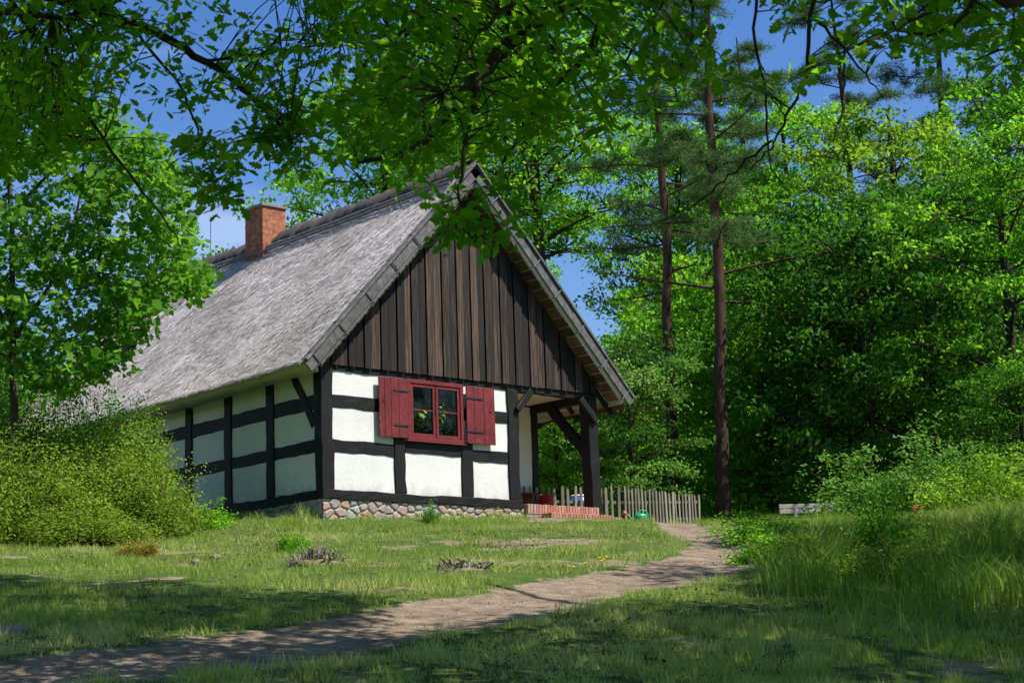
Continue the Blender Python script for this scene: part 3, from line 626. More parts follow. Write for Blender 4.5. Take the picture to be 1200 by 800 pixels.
def leaves(P, size, tint, tmpl, rg, up=.5, droop=0, outward=None):
    n = len(P); nr = rg.normal(0, 1, (n, 3)); nr[:, 2] = nr[:, 2]*.6+up*1.6
    if outward is not None: nr = nr+outward
    nr /= np.linalg.norm(nr, axis=1)[:, None]; t = rg.normal(0, 1, (n, 3)); t[:, 2] -= droop; t -= nr*(t*nr).sum(1)[:, None]; t /= np.linalg.norm(t, axis=1)[:, None]; b = np.cross(nr, t)
    s = np.broadcast_to(size, (n,))*rg.uniform(.65, 1.25, n); k = len(tmpl)
    V = P[:, None]+s[:, None, None]*(tmpl[None, :, 0, None]*t[:, None]+tmpl[None, :, 1, None]*b[:, None]+tmpl[None, :, 2, None]*nr[:, None])
    return V.reshape(-1, 3), np.arange(n*k).reshape(n, k), tint
def bez(a, b, c, k): 
    t = np.linspace(0, 1, k)[:, None]; return (1-t)**2*a+2*t*(1-t)*b+t*t*c
def clump_leaves(C, r, n, size, tmpl, rg, tintbase, flat=.5, up=.5):
    """C (k,3) clump centres, r (k,) radii, n leaves each"""
    k = len(C); idx = np.repeat(np.arange(k), n); q = rg.normal(0, 1, (k*n, 3)); q[:, 2] *= flat
    P = C[idx]+q*r[idx][:, None]*.62; tint = np.clip(.5+(tintbase[idx]-.5)*1.25+rg.normal(0, .16, k*n), 0, 1)
    return leaves(P, size, tint, tmpl, rg, up, outward=q*.35)
def make_tree_mesh(seed, H, r0, cb, cr, cz, nl_=26, ns=6, nleaf=42, leaf=.11, tmpl=None, clr=.55, lean=(0, 0), flat=.5):
    """deciduous tree; cb crown base height, cr crown radius; returns (trunk mesh, crown mesh)"""
    rg = np.random.default_rng(seed); tmpl = T_rhomb() if tmpl is None else tmpl
    zz = np.linspace(0, H*.93, 12); wob = np.cumsum(rg.normal(0, .012*H/10, (12, 2)), axis=0)*1.6
    TP = np.c_[wob[:, 0]+lean[0]*(zz/H)**1.3, wob[:, 1]+lean[1]*(zz/H)**1.3, zz]; TR = r0*(1-zz/H)**.75+.015; TR[0] *= 1.35
    tubes = [(TP, TR, 9)]; cs = []; rs = []; tb = []
    for i in range(nl_):
        f = (i+.5)/nl_; z0 = cb*.8+(H*.9-cb*.8)*f; k = np.interp(z0, zz, np.arange(12)); p0 = np.array([np.interp(z0, zz, TP[:, j]) for j in range(3)])
        az = i*2.399+rg.normal(0, .35); env = cr*math.sqrt(max(.08, 1-((f-.42)/.62)**2))*rg.uniform(.62, 1.12)
        rise = rg.uniform(.1, .5)*env+(1.0-f)*.2
        p2 = p0+np.array([math.cos(az)*env, math.sin(az)*env, rise]); p1 = p0+np.array([math.cos(az)*env*.5, math.sin(az)*env*.5, rise*rg.uniform(.6, 1.2)])+rg.normal(0, .15, 3)
        Q = bez(p0, p1, p2, 7); rb = max(.02, np.interp(z0, zz, TR)*.42); tubes.append((Q, np.linspace(rb, .012, 7), 5)); t0 = rg.uniform(.2, .8)
        cs.append(p2); rs.append(clr*rg.uniform(.7, 1.2)); tb.append(t0)
        for j in range(ns):
            u = rg.uniform(.3, 1); a = Q[int(u*6)]; dv = rg.normal(0, 1, 3); dv[2] = abs(dv[2])*.45-.1; dv *= (env*.30+.35)/np.linalg.norm(dv); e = a+dv
            tubes.append((bez(a, a+dv*.5+rg.normal(0, .08, 3), e, 4), np.linspace(rb*.4+.006, .005, 4), 3)); cs.append(e); rs.append(clr*rg.uniform(.55, 1.15)); tb.append(t0+rg.normal(0, .12))
    V, F = merge_tubes(tubes); tm = np_mesh('trunk', V, F, smooth=True)
    C = np.array(cs); V, F, t = clump_leaves(C, np.array(rs), nleaf, leaf, tmpl, rg, np.array(tb), flat)
    return tm, np_mesh('crown', V, F, t)
def place_tree(name, meshes, mats, loc, rz, s, label, cat, group):
    e = empty(name, loc, label, cat, group); e.rotation_euler = (0, 0, rz); e.scale = (s, s, s)
    link('trunk', meshes[0], mats[0], e); c = link('crown', meshes[1], None, e)
    if not meshes[1].materials: meshes[1].materials.append(mats[1])
    c.material_slots[0].link = 'OBJECT'; c.material_slots[0].material = mats[1]
    return e

TM = {k: make_tree_mesh(*a, **kw) for k, (a, kw) in {
    'oak': ((1, 15.5, .24, 3.2, 4.6, 0), dict(nl_=30, ns=7, nleaf=74, leaf=.19, clr=.52)),
    'high': ((8, 19, .26, 10.5, 5.0, 0), dict(nl_=36, ns=10, nleaf=60, leaf=.17, clr=.52)),
    'oak2': ((2, 14, .2, 2.4, 4.2, 0), dict(nl_=30, ns=7, nleaf=66, leaf=.18, clr=.5)),
    'tall': ((3, 18, .2, 4.5, 3.6, 0), dict(nl_=30, ns=7, nleaf=60, leaf=.18, clr=.48)),
    'under': ((4, 6.5, .07, .7, 2.6, 0), dict(nl_=26, ns=7, nleaf=70, leaf=.12, clr=.42, flat=.4)),
    'under2': ((5, 5.2, .06, .4, 2.3, 0), dict(nl_=24, ns=7, nleaf=70, leaf=.11, clr=.40, flat=.35)),
}.items()}
def tree(kind, px, d, rz, s, mt, label, name='tree', cat='tree', group='deciduous trees in the wood behind the cottage', bk='bark'):
    b = base_at(px, d); return place_tree(name, TM[kind], (M[bk], M[mt]), (b[0], b[1], b[2]-.05), rz, s, label, cat, group)
def pine_mesh(seed, H, r0, cb, cr, nl_=30, n_t=16):
    rg = np.random.default_rng(seed); zz = np.linspace(0, H, 16); wob = np.cumsum(rg.normal(0, .05, (16, 2)), axis=0); TP = np.c_[wob, zz]; TR = r0*(1-zz/H)**.6+.02; TR[0] *= 1.25
    tubes = [(TP, TR, 10)]; C = []
    for i in range(nl_):
        f = (i+.5)/nl_; z0 = cb+(H-.3-cb)*f; p0 = np.array([np.interp(z0, zz, TP[:, j]) for j in range(3)]); az = i*2.4+rg.normal(0, .4); env = cr*(1-.55*f)*rg.uniform(.5, 1.15)
        p2 = p0+np.array([math.cos(az)*env, math.sin(az)*env, rg.uniform(-.1, .5)]); p1 = p0+(p2-p0)*.5+rg.normal(0, .18, 3); Q = bez(p0, p1, p2, 7); rb = max(.02, np.interp(z0, zz, TR)*.3)
        tubes.append((Q, np.linspace(rb, .01, 7), 4)); dead = f < .12
        for j in range(n_t):
            u = rg.uniform(.45, 1); a = Q[int(u*6)]; dv = rg.normal(0, 1, 3); dv[2] = dv[2]*.22+.12; dv *= rg.uniform(.25, .6)/np.linalg.norm(dv); e = a+dv; tubes.append((np.array([a, a+dv*.5+rg.normal(0, .04, 3), e]), [.012, .008, .004], 3))
            if not dead: C.append(e); C.append(a+dv*.6)
    V, F = merge_tubes(tubes); tm = np_mesh('trunk', V, F, smooth=True); C = np.array(C); k = len(C); nn_ = 85; idx = np.repeat(np.arange(k), nn_)
    P = C[idx]+rg.normal(0, .085, (k*nn_, 3))*np.array([1.2, 1.2, .7]); d = rg.normal(0, 1, (k*nn_, 3)); d[:, 2] += .5; d /= np.linalg.norm(d, axis=1)[:, None]; s = np.cross(d, rg.normal(0, 1, (k*nn_, 3))); s /= np.linalg.norm(s, axis=1)[:, None]
    ln = rg.uniform(.07, .15, k*nn_)[:, None]; V = np.stack([P-s*.009, P+s*.009, P+d*ln], 1).reshape(-1, 3)
    return tm, np_mesh('crown', V, np.arange(3*k*nn_).reshape(-1, 3), np.clip(rg.normal(.5, .25, k*nn_), 0, 1))
PM = [pine_mesh(11, 17, .155, 5.2, 3.1, 34, 13), pine_mesh(12, 16, .125, 5.6, 2.6, 26, 12)]
def pine(k, px, d, rz, s, label):
    b = base_at(px, d); return place_tree('pine_tree', PM[k], (M['bark_pine'], M['needle']), (b[0], b[1], b[2]-.05), rz, s, label, 'pine', 'pines standing among the broadleaf trees')

pine(0, 851, 42, .4, 1.0, 'straight reddish pine trunk right of the picket fence, full height')
pine(1, 797, 45, 2.1, 1.05, 'slimmer pine behind the right end of the picket fence')
pine(1, 1016, 56, 4.1, 1.15, 'distant reddish pine above the right wood, behind the bench')
pine(0, 905, 62, 3.0, 1.1, 'far pine with bluish needles between the bench and the straight pine')
pine(1, 1150, 50, 1.2, 1.1, 'pine hidden among leaves near the right edge of the picture')
DT = [
 ('high', 648, 53, .3, 1.0, 'leaf_bright', 'big bright green oak rising directly behind the gable peak'),
 ('oak2', 455, 56, 1.3, 1.12, 'leaf_bright', 'sunlit oak behind the roof ridge, just right of the chimney'),
 ('high', 560, 60, 2.6, 1.0, 'leaf_bright', 'tall tree behind the gable peak, half hidden by hanging oak leaves'),
 ('high', 810, 64, 4.0, .9, 'leaf_mid', 'tree far behind the picket fence, under open blue sky'),
 ('tall', 945, 54, .9, .83, 'leaf_bright', 'tall tree left of the bench reaching out of the picture'),
 ('oak', 1075, 46, 3.3, .77, 'leaf_warm', 'broad tree right of the bench with light dappled leaves'),
 ('oak2', 1200, 40, 5.2, .74, 'leaf_mid', 'leafy tree at the right edge nearest the tall grass'),
 ('tall', 1150, 62, 1.9, .72, 'leaf_warm', 'tall pale green tree far back near the right edge'),
 ('oak', 860, 66, 2.2, 1.0, 'leaf_warm', 'far tree seen behind the straight pine trunk'),
 ('oak2', 990, 68, 5.9, .9, 'leaf_warm', 'far tree deep in the wood above the bench'),
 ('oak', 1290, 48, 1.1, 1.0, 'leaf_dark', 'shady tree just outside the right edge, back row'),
 ('oak2', -60, 58, 1.5, .8, 'leaf_bright', 'tree behind the far end of the thatched roof, left edge'),
]
for k, px, d, rz, s, mt, lab in DT: tree(k, px, d, rz, s, mt, lab)
UT = [
 ('under', 655, 43.5, 0, .72, 'leaf_bright', 'bright young tree seen through the open porch'),
 ('under2', 742, 42, 1, .85, 'leaf_lime', 'pale shrub tree rising just behind the picket fence'),
 ('under', 700, 46, 2, .78, 'leaf_warm', 'young tree behind the porch post'),
 ('under', 795, 50, 3, 1.0, 'leaf_mid', 'young tree between the two near pine trunks'),
 ('under', 880, 49, 4, 1.25, 'leaf_mid', 'young tree just right of the straight pine trunk'),
 ('under2', 905, 45, 5, 1.0, 'leaf_mid', 'small bushy tree left of the bench'),
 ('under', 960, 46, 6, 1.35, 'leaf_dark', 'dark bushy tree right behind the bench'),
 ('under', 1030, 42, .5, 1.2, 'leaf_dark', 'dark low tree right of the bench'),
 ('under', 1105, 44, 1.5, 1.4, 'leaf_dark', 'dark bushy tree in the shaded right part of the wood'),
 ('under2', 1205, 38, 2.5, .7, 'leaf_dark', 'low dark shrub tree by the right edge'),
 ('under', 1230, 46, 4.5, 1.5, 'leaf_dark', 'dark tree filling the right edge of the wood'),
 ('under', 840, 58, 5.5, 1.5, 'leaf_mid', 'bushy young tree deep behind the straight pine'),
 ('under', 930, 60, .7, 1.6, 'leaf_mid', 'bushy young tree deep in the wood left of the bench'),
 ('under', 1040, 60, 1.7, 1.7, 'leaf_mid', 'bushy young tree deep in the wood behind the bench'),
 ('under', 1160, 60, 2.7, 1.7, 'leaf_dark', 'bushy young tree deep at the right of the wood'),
 ('under', 600, 54, 3.7, .9, 'leaf_bright', 'young tree behind the back wall of the porch'),
 ('under', 735, 62, 4.7, .95, 'leaf_mid', 'young tree far behind the roof eave'),
 ('under', 10, 50, 5.7, 1.0, 'leaf_dark', 'dark young tree at the far end of the cottage'),
 ('under', -40, 40, .2, .9, 'leaf_dark', 'dark young tree behind the flowering shrub, left edge'),
]
for k, px, d, rz, s, mt, lab in UT: tree(k, px, d, rz, s, mt, lab, name='young_tree', group='young trees of the undergrowth')
# trees beyond the right edge whose shade falls over the bench and tall grass
for i, (s_, d_) in enumerate(((11.0, 24), (17, 29), (9.3, 19.0), (8.6, 14.0), (14, 20))):
    x, y = xy_of(s_, d_); place_tree('tree', TM['oak2' if i else 'oak'], (M['bark'], M['leaf_mid']), (x, y, g1(x, y)-.05), i*1.7, .8, ['tree outside the right edge beside the tall grass', 'tree outside the right edge level with the bench', 'tree outside the right edge beside the low bushes', 'tree outside the right edge nearest the camera', 'tree farthest outside the right edge'][i], 'tree', 'deciduous trees in the wood behind the cottage')

def mass(name, n, s0, s1, d0, d1, z1, size, seed, mt, label, cat_, k=.5):
    rg = np.random.default_rng(seed); nc = n//40; s_ = rg.uniform(s0, s1, nc); d_ = rg.uniform(d0, d1, nc); x, y = xy_of(s_, d_); hh = z1*(.45+.9*vnoise(x, y, .12, seed)); z = G(x, y)+hh*rg.random(nc)**.9
    V, F, t = clump_leaves(np.c_[x, y, z], np.full(nc, .8*size/.2), 40, size, T_rhomb(), rg, rg.uniform(.1, .9, nc), .5)
    tag(link(name, np_mesh(name, V, F, t), M[mt]), label, cat_, kind='stuff')
mass('far_wood', 150000, -50, 55, 76, 105, 8.5, .3, 5, 'leaf_mid', 'far mass of green wood closing the view behind all the trees', 'wood')
mass('undergrowth', 130000, -8, 28, 43, 72, 2.4, .16, 6, 'leaf_mid', 'leafy undergrowth carpeting the floor of the wood', 'undergrowth')
# ---- foliage placed from sampled clumps and limbs (near trees)
def nearest_twigs(C, limb_pts, rg, r=.007):
    LP = np.concatenate(limb_pts); tubes = []
    for c in C:
        dist = np.linalg.norm(LP-c, axis=1)+(LP[:, 2] < c[2]-.2)*.3; a = LP[np.argmin(dist)]; mid = (a+c)/2+rg.normal(0, .08, 3)+np.array([0, 0, .12*np.linalg.norm(c-a)])
        tubes.append((bez(a, mid, c, 5), np.linspace(r, .0025, 5), 3))
    return tubes
def smooth_poly(P, k=6):
    P = np.array(P); out = []
    for i in range(len(P)-1):
        p0 = P[max(0, i-1)]; p1 = P[i]; p2 = P[i+1]; p3 = P[min(len(P)-1, i+2)]
        for t in np.linspace(0, 1, k, endpoint=False): out.append(.5*((2*p1)+(-p0+p2)*t+(2*p0-5*p1+4*p2-p3)*t*t+(-p0+3*p1-3*p2+p3)*t**3))
    out.append(P[-1]); return np.array(out)
def rosettes(C, rg, n, leaf, tmpl, spread, tbase):
    k = len(C); idx = np.repeat(np.arange(k), n); q = rg.normal(0, 1, (k*n, 3)); q[:, 2] = q[:, 2]*.55-.1; q /= np.linalg.norm(q, axis=1)[:, None]
    P = C[idx]+q*spread*rg.uniform(.1, 1, (k*n, 1)); nr = rg.normal(0, .85, (k*n, 3)); nr[:, 2] += .8; nr -= FH*.35; nr /= np.linalg.norm(nr, axis=1)[:, None]
    t = q-nr*(q*nr).sum(1)[:, None]; t /= np.linalg.norm(t, axis=1)[:, None]; b = np.cross(nr, t); s = leaf*rg.uniform(.45, 1.35, k*n)
    V = P[:, None]+s[:, None, None]*(tmpl[None, :, 0, None]*t[:, None]+tmpl[None, :, 1, None]*b[:, None]+tmpl[None, :, 2, None]*nr[:, None])
    return V.reshape(-1, 3), np.arange(k*n*len(tmpl)).reshape(k*n, len(tmpl)), np.clip(tbase[idx]+rg.normal(0, .15, k*n), 0, 1)
def cat(parts):
    Vs = []; Fs = []; ts = []; b = 0
    for V, F, t in parts: Vs.append(V); Fs.append(F+b); ts.append(t); b += len(V)
    return np.concatenate(Vs), Fs, np.concatenate(ts)
def px_clumps(rg, n, poly_x, lim_lo, lim_hi, d0, d1, dens=None):
    out = []
    while len(out) < n:
        px = rg.uniform(poly_x[0], poly_x[-1]); lo = np.interp(px, poly_x, lim_lo); hi = np.interp(px, poly_x, lim_hi); py = lo+(hi-lo)*rg.random()
        if dens is not None and rg.random() > dens(px, py): continue
        out.append(at(px, py, rg.uniform(d0, d1)))
    return np.array(out)
def near_tree(name, base, trunk, limbs, C, Cup, rg, leaf, tmpl, spread, n, label, cat_, mt, group=None, upleaf=.14, bk='bark', tb=.5, nup=26, upr=.55):
    base = np.array(base); e = empty(name, base, label, cat_, group)
    tubes = []; LPs = []
    P = smooth_poly(trunk[0]); tubes.append((P-base, np.interp(np.linspace(0, 1, len(P)), [0, .08, 1], [trunk[1]*1.3, trunk[1], trunk[2]]), 12)); LPs.append(P)
    for pts, r0, r1 in limbs:
        P = smooth_poly(pts); P[1:-1] += rg.normal(0, .008, (len(P)-2, 3)); tubes.append((P-base, np.linspace(r0, r1, len(P)), 7)); LPs.append(P)
    tw = nearest_twigs(C, LPs, rg)
    for a, r, k in tw: tubes.append((a-base, r, k))
    V, F = merge_tubes(tubes); link('trunk', np_mesh('trunk', V, F, smooth=True), M[bk], e)
    parts = [rosettes(C-base, rg, n, leaf, tmpl, spread, np.clip(rg.normal(tb, .15, len(C)), 0, 1))]
    # leaves along the twigs too
    mids = np.array([a[3] for a, r, k in tw])-base; parts.append(rosettes(mids, rg, max(2, n//2), leaf, tmpl, spread*.8, np.clip(rg.normal(tb, .15, len(mids)), 0, 1)))
    if Cup is not None: parts.append(clump_leaves(Cup-base, np.full(len(Cup), upr), nup, upleaf, T_rhomb(), rg, rg.uniform(.2, .8, len(Cup)), .5))
    V, F, t = cat(parts); link('crown', np_mesh('crown', V, F, t), M[mt], e); return e
rg = np.random.default_rng(77)
# right oak: trunk outside the right edge, limbs over the whole top of the picture
bx, by = xy_of(5.6, 11.5); bz = g1(bx, by)-.1
def sdz(s, d, z): x, y = xy_of(s, d); return np.array([x, y, z])
fork = sdz(5.0, 11.6, bz+5.6)
limbs = [
 ([fork, at(1190, -50, 11.5), at(900, -110, 12), at(640, 20, 11.5), at(560, 90, 11.2), at(490, 170, 11), at(420, 190, 11)], .11, .012),
 ([at(900, -110, 12), at(740, -40, 13), at(690, 60, 13), at(640, 110, 13), at(590, 190, 13)], .05, .01),
 ([at(640, 20, 11.5), at(520, 20, 12.5), at(440, 60, 12.5), at(400, 130, 12.5)], .035, .008),
 ([at(560, 90, 11.2), at(545, 170, 11), at(540, 240, 11), at(556, 285, 11)], .018, .005),
 ([at(1000, -90, 12), at(955, -10, 12), at(945, 80, 12), at(925, 130, 12), at(905, 170, 12), at(880, 200, 12)], .02, .005),
 ([at(890, -60, 12.5), at(885, 50, 12.5), at(897, 110, 12.5), at(902, 190, 12.5), at(918, 215, 12.5)], .014, .004),
 ([at(955, 20, 12), at(1000, 70, 12.4), at(1035, 115, 12.8)], .014, .004),
 ([at(990, 60, 12.3), at(988, 120, 12.3), at(976, 168, 12.3)], .010, .004),
 ([at(800, -50, 12.6), at(812, 40, 12.6), at(792, 90, 12.6), at(800, 130, 12.6)], .016, .004),
 ([at(905, 165, 12), at(860, 200, 12.2), at(820, 235, 12.4), at(765, 262, 12.6)], .010, .004),
 ([fork, at(1215, -10, 9.5), at(1160, -30, 9.5), at(1080, -60, 10)], .10, .03),
 ([at(1160, -30, 9.5), at(1120, 30, 10.5), at(1080, 40, 10.5), at(1050, 36, 10.6)], .02, .005),
 ([at(1200, -40, 12.6), at(1100, 10, 12.8), at(1030, 40, 13), at(985, 62, 13)], .02, .005), ([at(1250, 10, 11.5), at(1190, 50, 12), at(1140, 70, 12.4)], .018, .005), ([at(1100, -60, 13), at(1040, -30, 13.4), at(985, -5, 13.6), at(930, 10, 13.6)], .02, .005), ([at(1180, -60, 13.6), at(1120, -20, 14), at(1070, 20, 14.2)], .02, .005), ([at(860, -70, 13), at(780, 0, 13.4), at(740, 60, 13.6), at(700, 130, 13.8)], .022, .005), ([at(700, -60, 10), at(620, -10, 10), at(560, 40, 10), at(520, 110, 10)], .022, .005), ([at(560, -60, 13), at(490, 20, 13.5), at(450, 110, 14), at(440, 170, 14)], .022, .005),
 ([fork, sdz(2.5, 13.5, bz+8), sdz(-1, 15, bz+9)], .12, .03), ([fork, sdz(5.5, 15, bz+8.5), sdz(4, 18, bz+9)], .1, .03), ([fork, sdz(3, 9, bz+8.5), sdz(-1, 8.5, bz+9)], .1, .03)]
X_ = [380, 420, 470, 520, 560, 600, 650, 700, 760, 820, 880, 940, 1000, 1060, 1130, 1210]
hi = [185, 205, 215, 195, 185, 180, 180, 170, 165, 150, 130, 110, 95, 75, 85, 90]
C = px_clumps(rg, 510, X_, [-70]*16, hi, 9.5, 14.5, lambda px, py: (1.0 if px < 720 else (.5 if px < 830 else .10) if px < 1010 else .35)*(1-(.45+.4*(px > 570))*(max(py, 0)/230)))
C2 = px_clumps(rg, 13, [505, 540, 600], [215, 220, 225], [262, 298, 262], 10.6, 11.4)
Cup = []  # unseen upper crown added above the frame, shaped by where its shadow lands
tries_ = 0
while len(Cup) < 700:
    s_, d_ = rg.uniform(-5.5, 9), rg.uniform(7, 19); zt = CZ+(802+40)/FPX*d_+1.3
    if ((s_-2)/7.8)**2+((d_-13)/6.3)**2 > 1: continue
    q_ = sdz(s_, d_, zt+rg.random()**1.2*3.4); tries_ += 1
    if tries_ > 9000: break
    if shade_ok(q_): Cup.append(q_)
near_tree('oak_tree', (bx, by, bz), ([np.array((bx, by, bz)), sdz(5.7, 11.5, bz+2), sdz(5.3, 11.6, bz+4), fork, sdz(4.3, 12, bz+8), sdz(3.6, 12.4, bz+10.5)], .27, .06), limbs,
          np.concatenate([C, C2]), np.array(Cup), rg, .10, T_oak(), .15, 11, 'nearest oak whose dark leafy branches hang across the top of the picture', 'oak', 'leaf_oak', tb=.35, nup=100, upleaf=.17, upr=.45)
# left oak
bx, by = xy_of(-6.6, 12.5); bz = g1(bx, by)-.1; fork = sdz(-6.0, 12.5, bz+5)
limbs = [
 ([fork, at(-150, -60, 13), at(0, -20, 13), at(150, 25, 13), at(240, 72, 13), at(300, 118, 12.8), at(340, 160, 12.6)], .07, .008),
 ([fork, at(-80, 5, 12.5), at(0, 12, 12.3), at(62, 21, 12.3)], .05, .02),
 ([at(62, 21, 12.3), at(120, 10, 12.5), at(180, -20, 12.8)], .02, .006),
 ([at(0, -20, 13), at(80, 100, 13.5), at(140, 190, 14), at(180, 240, 14), at(212, 290, 14)], .02, .004),
 ([at(150, 25, 13), at(215, 110, 13.2), at(235, 170, 13.2), at(262, 225, 13.2)], .014, .004),
 ([at(240, 72, 13), at(330, 60, 13.4), at(400, 50, 13.6)], .015, .005),
 ([fork, sdz(-7, 15, bz+8.5)], .1, .03), ([fork, sdz(-4, 13, bz+8.5)], .1, .03)]
X_ = [-60, 0, 60, 120, 180, 240, 300, 350, 420]
hi = [210, 210, 190, 160, 185, 205, 185, 165, 120]
C = px_clumps(rg, 350, X_, [-70]*9, hi, 11.5, 15, lambda px, py: .45+.55*(px < 130)+.3*(px > 330)-.3*(py > 120)*(px > 100))
C2 = np.concatenate([px_clumps(rg, 22, [215, 240, 275], [150, 160, 185], [215, 235, 245], 12.8, 13.6), px_clumps(rg, 26, [300, 330, 370], [120, 130, 90], [190, 215, 180], 12.4, 13)])
Cup = np.array([sdz(rg.uniform(-10.5, -2), rg.uniform(9, 17), 0) for _ in range(150)]); Cup[:, 2] = [CZ+(860)/FPX*sd_of(c[0], c[1])[1]+.9+rg.random()*3 for c in Cup]; Cup = np.array([c for c in Cup if shade_ok(c)])  # unseen upper leaves, thinned to keep their shadow off the sunlit ground
near_tree('oak_tree', (bx, by, bz), ([np.array((bx, by, bz)), sdz(-6.7, 12.5, bz+2.5), fork, sdz(-6.2, 12.8, bz+9)], .22, .05), limbs,
          np.concatenate([C, C2]), Cup, rg, .10, T_oak(), .14, 11, 'left oak reaching over the chimney with sky showing between its leaves', 'oak', 'leaf_oak', tb=.45, nup=40, upleaf=.14)
# left maple
b = base_at(16, 29.5); b[2] -= .05
limbs = [
 ([at(16, 470, 29.5), at(5, 380, 29.3), at(-40, 290, 29), at(-100, 200, 29)], .06, .015),
 ([at(14, 400, 29.5), at(60, 330, 29), at(90, 250, 29), at(100, 170, 29.3)], .045, .01),
 ([at(14, 300, 29.5), at(80, 260, 28.5), at(110, 310, 28), at(130, 350, 28), at(160, 405, 28)], .03, .006),
 ([at(14, 250, 29.5), at(70, 195, 28.3), at(130, 190, 28), at(185, 210, 28)], .03, .006),
 ([at(14, 420, 29.5), at(-30, 400, 30), at(-90, 380, 30)], .03, .008),
 ([at(60, 330, 29), at(120, 320, 29), at(185, 330, 29), at(225, 338, 29)], .02, .005),
 ([at(14, 250, 29.5), at(10, 150, 29.5), at(30, 60, 29.5)], .05, .01)]
X_ = [-260, -120, 0, 60, 110, 150, 185, 210, 238]
lo = [120, 40, 40, 70, 105, 140, 165, 190, 325]; hi = [460, 480, 480, 470, 445, 430, 380, 345, 345]
C = px_clumps(rg, 1060, X_, lo, hi, 27, 31, lambda px, py: 1-.35*(py > 330)*(px < 60)-.35*(px > 150))
near_tree('maple_tree', b, ([b, at(17, 520, 29.5), at(15, 400, 29.5), at(14, 250, 29.5)], .085, .04), limbs, C, None, rg, .13, T_maple(), .26, 15,
          'bright green maple with a thin trunk covering the left end of the roof', 'maple', 'leaf_maple', tb=.5, bk='bark_grey')

# shrubs
def shrub_mesh(seed, rx, ry, h, nst, nlv, leaf, tmpl=None, irregular=.25, lowfill=.5, flat=.8):
    rg = np.random.default_rng(seed); tmpl = T_rhomb() if tmpl is None else tmpl; tubes = []; C = []; TB = []
    for i in range(nst):
        az = rg.uniform(0, 2*np.pi); q = math.sqrt(rg.random()); el = rg.uniform(.05, 1)
        bump_ = 1+irregular*rg.normal()
        ph = math.acos(1-el*.999) if False else None
        u = rg.normal(0, 1, 3); u[2] = abs(u[2])*.8+.0; u /= np.linalg.norm(u); e = u*np.array([rx, ry, h])*rg.uniform(.55, 1.08)*max(.5, 1+irregular*.5*math.sin(3*az+seed)+irregular*.4*rg.normal())
        a = np.array([u[0]*rx*.22, u[1]*ry*.22, 0]); m_ = (a+e)/2+np.array([0, 0, .25*h*rg.random()]); Q = bez(a, m_, e, 6); tubes.append((Q, np.linspace(.012, .003, 6), 3))
        for k in range(7):
            c = Q[rg.integers(2, 6)]+rg.normal(0, .09*h, 3)*np.array([1, 1, .7]); c[2] = max(c[2], .05); C.append(c); TB.append(np.clip(rg.normal(.5, .2), 0, 1))
    C = np.array(C); V, F = merge_tubes(tubes); tm = np_mesh('stems', V, F)
    V, F, t = clump_leaves(C, np.full(len(C), .10*min(h, 1.6)+.03), nlv, leaf, tmpl, rg, np.array(TB), flat, up=.5); return tm, np_mesh('foliage', V, F, t)
def place_shrub(name, meshes, mt, loc, rz, s, label, cat_, group=None):
    e = empty(name, loc, label, cat_, group); e.rotation_euler = (0, 0, rz); e.scale = s if isinstance(s, tuple) else (s, s, s)
    link('stems', meshes[0], M['twig'], e); c = link('foliage', meshes[1], None, e)
    if not meshes[1].materials: meshes[1].materials.append(M[mt])
    c.material_slots[0].link = 'OBJECT'; c.material_slots[0].material = M[mt]; return e
SM = {'big': shrub_mesh(31, 1.4, 1.35, 2.05, 300, 26, .055, irregular=.14), 'mid': shrub_mesh(32, .9, .9, 1.2, 110, 22, .05), 'small': shrub_mesh(33, .4, .4, .5, 34, 14, .045), 'feather': shrub_mesh(35, 1.7, 1.5, 1.9, 110, 24, .085, irregular=.35), 'weedy': shrub_mesh(34, .7, .7, 1.0, 42, 14, .06, T_oval(), .4)}
def shrub(kind, px, d, rz, s, mt, label, name='shrub', cat_='shrub', group=None):
    b = base_at(px, d); return place_shrub(name, SM[kind], mt, (b[0], b[1], b[2]-.03), rz, s, label, cat_, group)
g = 'yellow green shrubs in front of the left wall'
shrub('big', 40, 27.5, .3, (1.1, 1.1, .80), 'leaf_shrub', 'large rounded yellow-green shrub at the left edge', group=g)
shrub('big', 126, 28.5, 2.3, (.92, 1.0, .92), 'leaf_shrub', 'tallest yellow-green shrub hiding the lower left wall', group=g)
shrub('mid', 178, 27.8, 4.0, (.8, .9, .9), 'leaf_shrub', 'smaller yellow-green shrub between the tall shrub and the wall posts', group=g)
shrub('mid', -50, 26, 1.0, 1.2, 'leaf_shrub', 'yellow-green shrub cut by the left edge', group=g)
shrub('mid', 100, 26.2, 3.0, (1.1, 1, .55), 'leaf_shrub', 'low front shrub spreading into the lawn', group=g)
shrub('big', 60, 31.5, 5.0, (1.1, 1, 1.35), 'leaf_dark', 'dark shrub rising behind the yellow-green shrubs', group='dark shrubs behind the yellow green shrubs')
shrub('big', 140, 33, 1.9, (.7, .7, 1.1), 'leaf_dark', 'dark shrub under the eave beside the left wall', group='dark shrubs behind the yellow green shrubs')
shrub('small', 238, 29.5, 0, (1.3, 1.3, 1.1), 'leaf_bright', 'small leafy weed clump at the foot of the left wall', name='weed_clump', cat_='weed')
shrub('small', 343, 24.2, 0, (.55, .55, .75), 'leaf_bright', 'small green sapling beside the grey tree stump', name='sapling', cat_='sapling')
shrub('small', 505, 31.9, 1, (.9, .5, .8), 'leaf_lime', 'pale green weed growing against the stone foundation', name='weed_clump', cat_='weed')
M['leaf_rust'] = leafmat('rust_leaf', [(0, (.12, .10, .01)), (1, (.32, .24, .03))], [(0, (.22, .18, .01)), (1, (.42, .34, .03))], .3)
